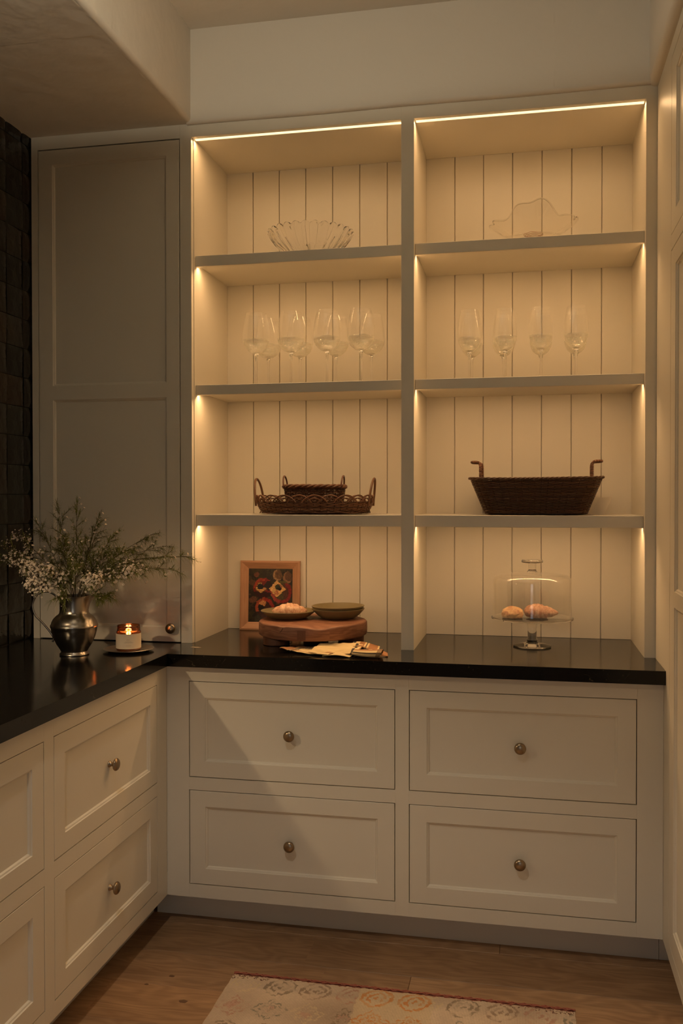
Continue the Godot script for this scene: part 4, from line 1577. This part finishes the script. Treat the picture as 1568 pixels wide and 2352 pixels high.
func cake_stand() -> void:
	var c := Vector3(0.561, CT + 0.0003, -0.160)
	var o := thing("cake_stand", "clear glass pedestal cake stand on the worktop in the right bay", "cake stand", c)
	var g := Geo.new()
	# foot, stem and plate turned as one piece of glass
	g.lathe(PackedVector2Array([Vector2(0, 0), Vector2(0.061, 0), Vector2(0.0645, 0.002), Vector2(0.064, 0.0045), Vector2(0.045, 0.009), Vector2(0.022, 0.0125), Vector2(0.0175, 0.018), Vector2(0.0178, 0.024), Vector2(0.0150, 0.032), Vector2(0.0152, 0.06), Vector2(0.0175, 0.084), Vector2(0.021, 0.0925), Vector2(0.03, 0.0935), Vector2(0.130, 0.0945), Vector2(0.1385, 0.0965), Vector2(0.1385, 0.1000), Vector2(0.136, 0.1005), Vector2(0.130, 0.0993), Vector2(0.03, 0.0988), Vector2(0, 0.0988)]), 64)
	part(o, "pedestal_plate", g, M.clear)
	var d := thing("glass_dome", "clear glass dome with a disc knob, covering the pastries on the cake stand", "dome", c + Vector3(0, 0.0995, 0))
	g = Geo.new()
	var H := 0.148
	var R := 0.1315
	g.lathe(PackedVector2Array([Vector2(R + 0.002, 0.0015), Vector2(R, 0.006), Vector2(R, H * 0.5), Vector2(R, H - 0.024), Vector2(R - 0.002, H - 0.013), Vector2(R - 0.008, H - 0.005), Vector2(R - 0.018, H), Vector2(R * 0.6, H + 0.004), Vector2(0.014, H + 0.009)]), 72)
	g.lathe(PackedVector2Array([Vector2(R - 0.003, 0.004), Vector2(R - 0.003, H - 0.024), Vector2(R - 0.006, H - 0.012), Vector2(R - 0.019, H - 0.003)]), 72)
	part(d, "shell", g, glass(0.085, Color(0.80, 0.78, 0.73)))
	g = Geo.new()
	g.lathe(PackedVector2Array([Vector2(0, H + 0.006), Vector2(0.017, H + 0.006), Vector2(0.018, H + 0.010), Vector2(0.0125, H + 0.016), Vector2(0.0125, H + 0.038), Vector2(0.034, H + 0.040), Vector2(0.0365, H + 0.042), Vector2(0.0365, H + 0.047), Vector2(0.034, H + 0.050), Vector2(0, H + 0.0495)]), 40)
	part(d, "knob", g, M.clear)
	pastry(c + Vector3(0.026, 0.0997, 0.008), -0.35, 0.118, 0.55, "larger croissant on the right under the glass dome", "croissant", "croissant", 5, 0.42, 0.22, 0.75)
	# round bun
	var b := thing("bun", "small round golden bun left of the croissant under the glass dome", "bun", c + Vector3(-0.066, 0.0997, 0.020))
	g = Geo.new()
	var n1 := noise(70.0, 81, 4)
	var rows: Array = []
	for i in 25:
		var t := i / 24.0
		var el := lerpf(-0.9, PI / 2, t)
		var line := PackedVector3Array()
		for j in 40:
			var an := TAU * j / 40
			var p := Vector3(cos(an) * cos(el) * 0.0365, sin(el) * 0.026, -sin(an) * cos(el) * 0.034)
			p *= 1.0 + 0.13 * n1.get_noise_3dv(p) 
			p.y = maxf(p.y + 0.013, 0.0005)
			line.push_back(p)
		rows.append(line)
	g.grid(rows, true, false)
	part(b, "crust", g, bun_crust())

func candle() -> void:
	var c := Vector3(-0.760, CT + 0.0003, 0.190)
	var t := thing("tray_plate", "small round pewter plate under the candle", "plate", c)
	var g := Geo.new()
	g.lathe(PackedVector2Array([Vector2(0, 0.0), Vector2(0.055, 0.0), Vector2(0.060, 0.0012), Vector2(0.082, 0.0068), Vector2(0.0835, 0.0078), Vector2(0.082, 0.0088), Vector2(0.060, 0.0032), Vector2(0.055, 0.0020), Vector2(0, 0.0020)]), 64)
	var tm := mat(Color(0.46, 0.41, 0.35), 0.38, 1.0)
	part(t, "dish", g, tm)
	var o := thing("candle", "lit candle in an amber glass jar with a cream label, on the pewter plate", "candle", c + Vector3(0, 0.0022, 0))
	# jar: outside, over the lip, down the inside
	g = Geo.new()
	g.lathe(PackedVector2Array([Vector2(0, 0), Vector2(0.038, 0), Vector2(0.0405, 0.003), Vector2(0.0410, 0.007), Vector2(0.0410, 0.060), Vector2(0.0400, 0.0645), Vector2(0.0378, 0.0675), Vector2(0.0390, 0.0695), Vector2(0.0378, 0.072), Vector2(0.0388, 0.0745), Vector2(0.0376, 0.077), Vector2(0.0382, 0.081), Vector2(0.0372, 0.0835), Vector2(0.0355, 0.083), Vector2(0.0352, 0.066), Vector2(0.0382, 0.060), Vector2(0.0382, 0.006), Vector2(0.036, 0.004), Vector2(0, 0.004)]), 56)
	part(o, "jar", g, solid_glass(Color(0.82, 0.53, 0.35, 0.0)))
	g = Geo.new()
	g.lathe(PackedVector2Array([Vector2(0, 0.0045), Vector2(0.0378, 0.0045), Vector2(0.0378, 0.050), Vector2(0, 0.0495)]), 40)
	var wx := mat(Color(0.72, 0.60, 0.42), 0.5)
	wx.backlight_enabled = true
	wx.backlight = Color(0.4, 0.25, 0.12)
	part(o, "wax", g, wx)
	g = Geo.new()
	g.tube(PackedVector3Array([Vector3(0, 0.049, 0), Vector3(0.0005, 0.056, 0)]), 0.0009, 6)
	part(o, "wick", g, M.dark)
	g = Geo.new()
	g.lathe(PackedVector2Array([Vector2(0, 0.054), Vector2(0.0026, 0.057), Vector2(0.0034, 0.0605), Vector2(0.0022, 0.066), Vector2(0.0008, 0.071), Vector2(0, 0.073)]), 16)
	var fm := mat(Color(1, 0.8, 0.5), 0.8)
	fm.emission_enabled = true
	fm.emission = Color(1.0, 0.72, 0.34)
	fm.emission_energy_multiplier = 10.0
	part(o, "flame", g, fm)
	var l := OmniLight3D.new()
	l.name = "flame_light"
	l.light_color = Color(1.0, 0.55, 0.22).linear_to_srgb()
	l.light_energy = CANDLE_ENERGY
	l.light_size = 0.003
	l.omni_range = 4.0
	l.omni_attenuation = 2.0
	l.shadow_enabled = true
	l.position = Vector3(0, 0.062, 0)
	o.add_child(l)
	# paper label wrapped round the front, turned to the room
	g = Geo.new()
	var rows: Array = []
	for y in [0.0085, 0.0575]:
		var line := PackedVector3Array()
		for j in 41:
			var an := lerpf(-PI * 0.5 - 1.95, -PI * 0.5 + 1.95, j / 40.0) + 0.42
			line.push_back(Vector3(cos(an) * 0.0413, y, -sin(an) * 0.0413))
		rows.append(line)
	g.grid(rows, false, false)
	# faint print: a small emblem and rows of tiny letters, too small to read in the picture
	var im := Image.create(640, 256, false, Image.FORMAT_RGB8)
	im.fill(Color(0.86, 0.80, 0.71))
	var ink := Color(0.42, 0.37, 0.33)
	var r2 := RandomNumberGenerator.new()
	r2.seed = 3
	for row in [[128, 74, 3.2], [142, 118, 3.0], [196, 70, 2.0]]:
		var x: float = 320.0 - row[1] / 2.0
		while x < 320.0 + row[1] / 2.0:
			var wl := r2.randi_range(2, 4)
			im.fill_rect(Rect2i(int(x), int(row[0]), wl, int(row[2] * 2)), ink.lerp(Color(0.86, 0.80, 0.71), 0.25))
			x += wl + r2.randi_range(1, 3) + (5 if r2.randf() < 0.14 else 0)
	for k in 60:
		var an := TAU * k / 60.0
		im.fill_rect(Rect2i(int(312 + cos(an) * 16.0), int(98 + sin(an) * 9.0 - 4.0 * cos(an * 3.0)), 2, 2), ink.lerp(Color(0.86, 0.80, 0.71), 0.35))
	im.flip_y()
	var lm := mat(Color.WHITE, 0.8)
	lm.albedo_texture = ImageTexture.create_from_image(im)
	part(o, "label", g, lm)

# ------------------------------------------------------------------ pitcher and flowers
func bouquet() -> void:
	var c := Vector3(-0.9015, CT + 0.0003, 0.2945)
	var o := thing("pitcher", "pewter pitcher with a long looped handle, holding waxflower branches", "pitcher", c, 0.22)
	var prof := PackedVector2Array([Vector2(0, 0), Vector2(0.0455, 0), Vector2(0.0470, 0.0015), Vector2(0.0465, 0.005), Vector2(0.0430, 0.0080), Vector2(0.0415, 0.011), Vector2(0.0450, 0.018), Vector2(0.0560, 0.035), Vector2(0.0655, 0.056), Vector2(0.0715, 0.075), Vector2(0.0735, 0.088), Vector2(0.0752, 0.090),
		Vector2(0.0760, 0.094), Vector2(0.0752, 0.098), Vector2(0.0735, 0.0995), Vector2(0.0715, 0.107), Vector2(0.066, 0.1175), Vector2(0.0575, 0.1265), Vector2(0.0495, 0.1325), Vector2(0.0468, 0.1365), Vector2(0.0455, 0.145), Vector2(0.0455, 0.165), Vector2(0.0470, 0.184), Vector2(0.0490, 0.191), Vector2(0.0475, 0.1915), Vector2(0.0440, 0.165), Vector2(0.0440, 0.14), Vector2(0.055, 0.125), Vector2(0.070, 0.10), Vector2(0.06, 0.05), Vector2(0.0, 0.012)])
	var g := Geo.new()
	g.lathe(prof, 72, Vector3.ZERO, func(p: Vector3):
		# pouring lip towards +x
		var k: float = smoothstep(0.150, 0.192, p.y)
		var a := atan2(p.z, p.x)
		var f: float = exp(-pow(a / 0.42, 2)) * k
		return p + Vector3(0.022 * f, 0.010 * f, 0) * Vector3(1, 1, 1) - Vector3(0, 0, p.z * 0.25 * f))
	part(o, "vessel", g, M.pewter)
	g = Geo.new()
	var cv := Curve3D.new()
	var hp := [Vector3(-0.043, 0.170, 0), Vector3(-0.047, 0.1785, 0), Vector3(-0.060, 0.192, 0), Vector3(-0.080, 0.2035, 0), Vector3(-0.103, 0.2035, 0), Vector3(-0.122, 0.191, 0), Vector3(-0.1325, 0.171, 0), Vector3(-0.134, 0.153, 0), Vector3(-0.125, 0.127, 0), Vector3(-0.105, 0.106, 0), Vector3(-0.087, 0.085, 0), Vector3(-0.0745, 0.068, 0), Vector3(-0.0675, 0.054, 0), Vector3(-0.0700, 0.041, 0)]
	for i in hp.size():
		var a: Vector3 = hp[maxi(i - 1, 0)]
		var b: Vector3 = hp[mini(i + 1, hp.size() - 1)]
		cv.add_point(hp[i], (a - b) * 0.17, (b - a) * 0.17)
	g.tube(cv.tessellate_even_length(5, 0.004), 0.0031, 10)
	part(o, "handle", g, M.pewter)
	# branches: tip in the upright plane of the pitcher (x, y), depth offset, blossoms 0..1, leaves 0..1, label
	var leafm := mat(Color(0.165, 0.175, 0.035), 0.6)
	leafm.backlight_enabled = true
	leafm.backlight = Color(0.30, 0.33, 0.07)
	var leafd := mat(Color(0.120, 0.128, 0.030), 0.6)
	var stemm := mat(Color(0.085, 0.060, 0.030), 0.7)
	var petal := mat(Color(0.80, 0.69, 0.57), 0.7)
	petal.backlight_enabled = true
	petal.backlight = Color(0.35, 0.28, 0.2)
	var budm := mat(Color(0.36, 0.30, 0.12), 0.6)
	var heart := mat(Color(0.22, 0.10, 0.04), 0.6)
	var S := [
		[-1.160, 1.272, 0.03, 0.8, 0.25, "waxflower sprig reaching furthest left, in front of the dark tiles"],
		[-1.130, 1.236, 0.02, 0.15, 0.9, "green feathery sprig pointing low left in front of the tiles"],
		[-1.060, 1.290, 0.04, 1.0, 0.25, "white waxflower sprig rising left at the edge of the dark tiles"],
		[-1.065, 1.225, 0.07, 1.0, 0.15, "white waxflower sprig low on the left, just over the tile edge"],
		[-1.000, 1.205, 0.10, 2.2, 0.15, "densest white waxflower head, left of the pitcher mouth"],
		[-0.962, 1.152, 0.12, 2.0, 0.3, "white waxflower head drooping over the pitcher handle"],
		[-1.040, 1.330, -0.03, 0.35, 0.9, "thin green sprig with few buds, upper left of the bouquet"],
		[-0.965, 1.385, -0.02, 0.45, 0.8, "tall sprig with a bowed feathery tip, left of the tallest one"],
		[-0.890, 1.393, 0.00, 0.55, 0.6, "tallest sprig, standing straight up out of the pitcher"],
		[-0.825, 1.350, -0.01, 0.7, 0.7, "tall budded sprig just right of the tallest one"],
		[-0.765, 1.300, 0.00, 0.6, 0.8, "sprig arching up to the right, under a feathery green tip"],
		[-0.655, 1.305, -0.05, 0.35, 0.9, "upper right sprig with a drooping feathery tip"],
		[-0.600, 1.270, -0.02, 0.5, 0.7, "right-hand sprig with small amber buds below the feathery one"],
		[-0.515, 1.238, 0.00, 0.65, 0.7, "longest sprig reaching furthest right, across the cupboard frame"],
		[-0.545, 1.198, 0.03, 0.8, 0.6, "right-hand sprig carrying white clusters, second lowest on that side"],
		[-0.665, 1.190, 0.05, 1.2, 0.7, "low right sprig with a bright white cluster and a green tail"],
		[-0.785, 1.170, 0.10, 1.7, 0.4, "pinkish white cluster low in front, right of the pitcher mouth"],
		[-0.770, 1.110, 0.03, 0.25, 0.9, "short green sprig hanging low right over the spout"],
		[-0.925, 1.190, 0.10, 1.1, 0.5, "white budded sprig in the front centre, above the pitcher rim"],
		[-0.905, 1.115, 0.075, 0.5, 0.3, "tiny white cluster resting on the pitcher rim"],
		[-0.915, 1.290, 0.05, 0.7, 0.8, "budded green sprig behind the front centre cluster, just left of the tallest stem"], [-0.850, 1.270, 0.03, 0.6, 0.8, "green sprig in the dense middle, leaning right of the tallest stem"], [-0.960, 1.270, -0.03, 0.5, 0.9, "green feathery sprig in the dense middle, leaning over towards the tiles"], [-0.800, 1.235, -0.02, 0.6, 0.9, "low green sprig in the dense middle, right of the pitcher spout"],
		[-0.870, 1.210, 0.08, 0.6, 0.9, "darkest short green sprig right above the pitcher mouth"], [-0.720, 1.255, 0.0, 0.6, 0.9, "slim green sprig in the dense right half, under the arching ones"], [-0.840, 1.320, -0.04, 0.4, 0.9, "thin dark sprig at the back, between the tallest stem and its right neighbour"], [-0.700, 1.215, -0.03, 0.5, 0.9, "dark low sprig at the back right, above the pinkish cluster"],
	]
	for s in S:
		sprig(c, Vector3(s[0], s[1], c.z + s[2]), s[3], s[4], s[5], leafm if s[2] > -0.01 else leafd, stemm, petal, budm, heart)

func blade(g: Geo, p: Vector3, d: Vector3, len: float, w: float, droop: float) -> void:
	var side := d.cross(Vector3.UP).normalized() * w
	if side.length() < w * 0.3: side = Vector3.RIGHT * w
	var q1 := p + d * len * 0.5 + Vector3(0, -droop * len * 0.2, 0)
	var q2 := p + d * len * 0.95 + Vector3(0, -droop * len * 0.75, 0)
	var up := Vector3(0, w * 0.7, 0)
	g.tri(p - side * 0.6, p + side * 0.6, q1 + side)
	g.tri(p - side * 0.6, q1 + side, q1 - side)
	g.tri(q1 - side, q1 + side, q2)
	g.tri(p + up, p + side * 0.6, q1 + up)
	g.tri(q1 + up, q1 + side, q2)

func blossom(gp: Geo, gh: Geo, p: Vector3, d: Vector3, r: float) -> void:
	var b := Basis(Quaternion(Vector3.UP, d))
	var off := rng.randf() * TAU
	for k in 5:
		var a := off + TAU * k / 5
		var e := b * Vector3(cos(a), 0.18, sin(a))
		var s := b * Vector3(-sin(a), 0, cos(a))
		var t := e.cross(s)
		var c0 := p + e * r * 0.15
		var l1 := p + e * r * 0.55 + s * r * 0.42
		var l2 := p + e * r * 0.55 - s * r * 0.42
		var l3 := p + e * r * 0.95 + s * r * 0.30
		var l4 := p + e * r * 0.95 - s * r * 0.30
		gp.tri(c0, l1, l2)
		gp.tri(l1, l3, l4)
		gp.tri(l1, l4, l2)
	for k in 5:
		var a := off + TAU * k / 5
		var a2 := off + TAU * (k + 1) / 5
		gh.tri(p + b * Vector3(0, r * 0.20, 0), p + b * Vector3(cos(a2) * r * 0.28, 0.0005, sin(a2) * r * 0.28), p + b * Vector3(cos(a) * r * 0.28, 0.0005, sin(a) * r * 0.28))

func bud(g: Geo, p: Vector3, d: Vector3, r: float) -> void:
	var b := Basis(Quaternion(Vector3.UP, d))
	var tip := p + d * r * 2.0
	var low := p - d * r * 0.6
	for k in 5:
		var a := TAU * k / 5
		var a2 := TAU * (k + 1) / 5
		var q := p + d * r * 0.7 + b * Vector3(cos(a), 0, sin(a)) * r
		var q2 := p + d * r * 0.7 + b * Vector3(cos(a2), 0, sin(a2)) * r
		g.tri(q, tip, q2)
		g.tri(q, q2, low)

func sprig(c: Vector3, tip: Vector3, bloom: float, leafy: float, label: String, leafm: Material, stemm: Material, petal: Material, budm: Material, heart: Material) -> void:
	var o := thing("waxflower_sprig", label, "flower sprig", c + Vector3(0, 0.10, 0), 0.0, "waxflower branches in the pewter pitcher")
	var root := o.position
	var side := Vector3(tip.x - c.x, 0, tip.z - c.z)
	var mouth := c + Vector3(clampf(side.x * 0.14, -0.032, 0.032) + rng.randf_range(-0.006, 0.006), 0.188, clampf(side.z * 0.2, -0.03, 0.03) + rng.randf_range(-0.006, 0.006))
	var low := c + Vector3(-side.x * 0.06, 0.06, -side.z * 0.06)
	var cv := Curve3D.new()
	var dist := mouth.distance_to(tip)
	cv.add_point(low - root)
	cv.add_point(mouth - root, Vector3(0, -0.03, 0), Vector3(side.x * 0.22, dist * 0.38, side.z * 0.22))
	var arr := (tip - mouth).normalized()
	cv.add_point(tip - root, -(arr + Vector3(0, -0.35, 0) * absf(arr.x)).normalized() * dist * 0.33)
	var total := cv.get_baked_length()
	var gs := Geo.new()
	var pts := cv.tessellate_even_length(5, 0.012)
	gs.tube(pts, 0.0016, 6, false, 0.0006)
	var gl := Geo.new()
	var gp := Geo.new()
	var gh := Geo.new()
	var gb := Geo.new()
	# side twigs along the outer part
	var twigs := int(9 + 6 * leafy + 3 * bloom)
	var start := (total - dist) / total + 0.12
	for k in twigs:
		var f := lerpf(lerpf(start, 1.0, 0.5) if bloom > 1.6 else start, 1.0, pow((k + 0.6) / twigs, 0.8))
		var at := cv.sample_baked(f * total)
		var fw := (cv.sample_baked(minf(f * total + 0.006, total)) - cv.sample_baked(maxf(f * total - 0.006, 0))).normalized()
		var sp := Vector3(rng.randfn(), rng.randfn() * 0.8 + 0.2, rng.randfn()).normalized()
		var d := (fw * 0.9 + sp * 0.75).normalized()
		var L := rng.randf_range(0.022, 0.052) * (0.75 if k > twigs - 3 else 1.0) * (0.6 if bloom > 1.6 else 1.0)
		if k == twigs - 1:
			d = (fw + Vector3(0, -0.25, 0)).normalized()
			L = 0.035
		var e := at + d * L + Vector3(0, -L * 0.10, 0)
		gs.tube(PackedVector3Array([at, at + d * L * 0.5, e]), 0.0008, 4, false, 0.0005)
		# needles
		var nl := int(lerpf(10, 42, leafy))
		for i in nl:
			var t := rng.randf_range(0.1, 1.05)
			var b := at.lerp(e, t)
			var dd := (d * 0.9 + Vector3(rng.randfn(), rng.randfn(), rng.randfn()) * 0.42).normalized()
			blade(gl, b, dd, rng.randf_range(0.014, 0.036), 0.00065, rng.randf_range(0.1, 0.8))
		# blossoms gather towards the end of the twig
		var dense := bloom > 0.95
		var nb := int(round(bloom * rng.randf_range(2.0, 5.0) * ((3.4 if dense else 1.2) if f > 0.6 else 0.5)))
		for i in nb:
			var q := e + Vector3(rng.randfn(), rng.randfn(), rng.randfn()) * (0.0100 if dense else 0.0065)
			var dd := ((q - e).normalized() * 0.9 + Vector3(0.25, 0.30, 0.55) + d * 0.2).normalized()
			gs.tube(PackedVector3Array([at.lerp(e, 0.7), q]), 0.0004, 3)
			if rng.randf() < (0.8 if dense else 0.45): blossom(gp, gh, q, dd, rng.randf_range(0.0028, 0.0043))
			else: bud(gp if rng.randf() < 0.6 else gb, q, dd, rng.randf_range(0.0014, 0.0022))
		# small pale buds along every twig
		for i in int(rng.randf_range(2.0, 6.0)):
			var q := at.lerp(e, rng.randf_range(0.3, 1.05)) + Vector3(rng.randfn(), rng.randfn(), rng.randfn()) * 0.0045
			bud(gp if rng.randf() < 0.5 else gb, q, (d + Vector3(0, 0.6, 0.5)).normalized(), rng.randf_range(0.0013, 0.0021))
	part(o, "stem", gs, stemm)
	if gl.v.size(): tag(part(o, "leaves", gl, leafm), "", "", "", "stuff")
	if gp.v.size(): tag(part(o, "blossoms", gp, petal), "", "", "", "stuff")
	if gh.v.size(): tag(part(o, "flower_hearts", gh, heart), "", "", "", "stuff")
	if gb.v.size(): tag(part(o, "buds", gb, budm), "", "", "", "stuff")

# ------------------------------------------------------------------ rug
func rug() -> void:
	var o := thing("rug", "faded flat-woven patterned rug with a red bound end, lying on the oak floor", "rug", Vector3(0.183, 0.0003, 0.437), -0.006)
	var W := 0.988
	var L := 1.7
	var n1 := noise(7.0, 91, 3)
	var n2 := noise(38.0, 92, 2)
	var n3 := noise(2.2, 93, 2)
	var tex := picture(1000, 1000, func(u, v):
		# metres across and down the rug
		var x: float = floor((u * W + 0.005 * n2.get_noise_2d(u * 1.5, v * 1.5)) / 0.0032) * 0.0032
		var y: float = floor((v * L + 0.005 * n2.get_noise_2d(u * 1.5 + 7.0, v * 1.5)) / 0.0032) * 0.0032
		var wear: float = 0.5 + 0.5 * n1.get_noise_2d(x * 1.6, y * 1.6)
		var big: float = n3.get_noise_2d(x, y)
		var c := Color(0.86, 0.76, 0.65).lerp(Color(0.92, 0.82, 0.70), wear)
		c = c.lerp(Color(0.74, 0.64, 0.54), clampf(big * 1.2, 0, 1))
		var orange: bool = x > 0.385 and x < 0.60
		if orange: c = c.lerp(Color(0.88, 0.78, 0.62), 0.7)
		# rows of hooked rosettes, every other row made of stepped diamonds
		var py := 0.118
		var ry := int(floor(y / py))
		var px := 0.105 if not orange else 0.1075
		var ox: float = x - (0.385 if orange else 0.0)
		var cx: float = fposmod(ox, px) - px / 2
		var cy: float = fposmod(y, py) - py / 2
		var q := Vector2(cx, cy * 0.95)
		var d: float
		var line := 0.0
		var ang := atan2(q.y, q.x)
		if ry % 2 == 0:
			d = maxf(absf(q.x), maxf(absf(q.y), (absf(q.x) + absf(q.y)) * 0.72))
			var hook: float = 0.004 if (q.x > 0.0) == (q.y > 0.0) else -0.003
			var dd: float = d + hook
			line = 1.0 if (dd > 0.036 and dd < 0.044) or (dd > 0.018 and dd < 0.026 and not (q.y > 0.006 and absf(q.x) < 0.012)) or dd < 0.006 or (absf(absf(q.x) - 0.041) < 0.004 and absf(q.y) < 0.008) else 0.0
		else:
			d = absf(q.x) * 0.85 + absf(q.y)
			d += 0.004 * signf(sin(ang * 8.0))
			line = 1.0 if (d > 0.020 and d < 0.028) or (d > 0.040 and d < 0.047) or d < 0.008 else 0.0
		var key := int(floor(ox / px)) + ry * 3
		var ink: Color = [Color(0.48, 0.47, 0.40), Color(0.58, 0.46, 0.36), Color(0.92, 0.82, 0.64), Color(0.76, 0.54, 0.45), Color(0.52, 0.44, 0.34)][posmod(key * 7 + 2, 5)]
		if orange: ink = Color(0.86, 0.55, 0.28)
		var hold: float = smoothstep(0.30, 0.62, 0.5 + 0.6 * n1.get_noise_2d(x * 3.0 + 5.0, y * 3.0))
		c = c.lerp(ink, line * (0.85 if orange else 0.62) * lerpf(hold, 1.0, 0.5 if orange else 0.15))
		if not orange and ry % 2 == 1 and d < 0.020: c = c.lerp(Color(0.82, 0.60, 0.52), 0.45 * hold)
		# ribs of the weave
		var rib: float = 0.93 + 0.09 * sin(u * W * 1500.0) + 0.05 * n2.get_noise_2d(x * 30.0, y * 8.0)
		# red binding at the far end, brown worn spots
		var edge: float = 0.010 + 0.006 * n1.get_noise_1d(x * 4.0)
		if y < edge: c = Color(0.60, 0.27, 0.20).lerp(Color(0.70, 0.50, 0.38), clampf(n2.get_noise_2d(x * 10.0, y * 10.0) + 0.3, 0, 1))
		elif y < 0.035 and n2.get_noise_2d(x * 2.5, y * 2.5 + 4.0) > 0.28 and (x < 0.12 or x > 0.78): c = Color(0.42, 0.25, 0.17)
		return Color(c.r * rib, c.g * rib, c.b * rib))
	var m := mat(Color.WHITE, 0.95)
	m.albedo_texture = tex
	m.rim_enabled = true
	m.rim = 0.25
	var g := Geo.new()
	var rows: Array = []
	var nz := noise(3.0, 95, 2)
	for i in 61:
		var line := PackedVector3Array()
		for j in 41:
			var u := j / 40.0
			var v := i / 60.0
			var ed: float = minf(minf(u, 1.0 - u) * W, v * L)
			var y := 0.006 * smoothstep(0.0, 0.006, ed) + 0.0012 * nz.get_noise_2d(u, v) + 0.001
			var wob := 0.003 * nz.get_noise_1d(v * 6.0) if j == 0 or j == 40 else 0.0
			line.push_back(Vector3((u - 0.5) * W + wob, y, v * L))
		rows.append(line)
	g.grid(rows, false, true, Vector2.ONE)
	# under side edge
	for e in [0, 40]:
		var a := PackedVector3Array()
		var b := PackedVector3Array()
		for i in 61:
			a.push_back(rows[i][e])
			b.push_back(rows[i][e] * Vector3(1, 0, 1))
		g.grid([a, b])
	part(o, "pile", g, m)
	# knotted red edge
	g = Geo.new()
	for k in 3:
		var pts := PackedVector3Array()
		for i in 160:
			var u := i / 159.0
			pts.push_back(Vector3((u - 0.5) * W, 0.0045 + 0.0016 * sin(i * 1.3 + k * 2.1), 0.001 + 0.0022 * k + 0.0016 * sin(i * 2.1 + k)))
		g.tube(pts, 0.0017, 5)
	tag(part(o, "bound_edge", g, mat(Color(0.40, 0.13, 0.085), 0.9)), "red knotted end of the rug")
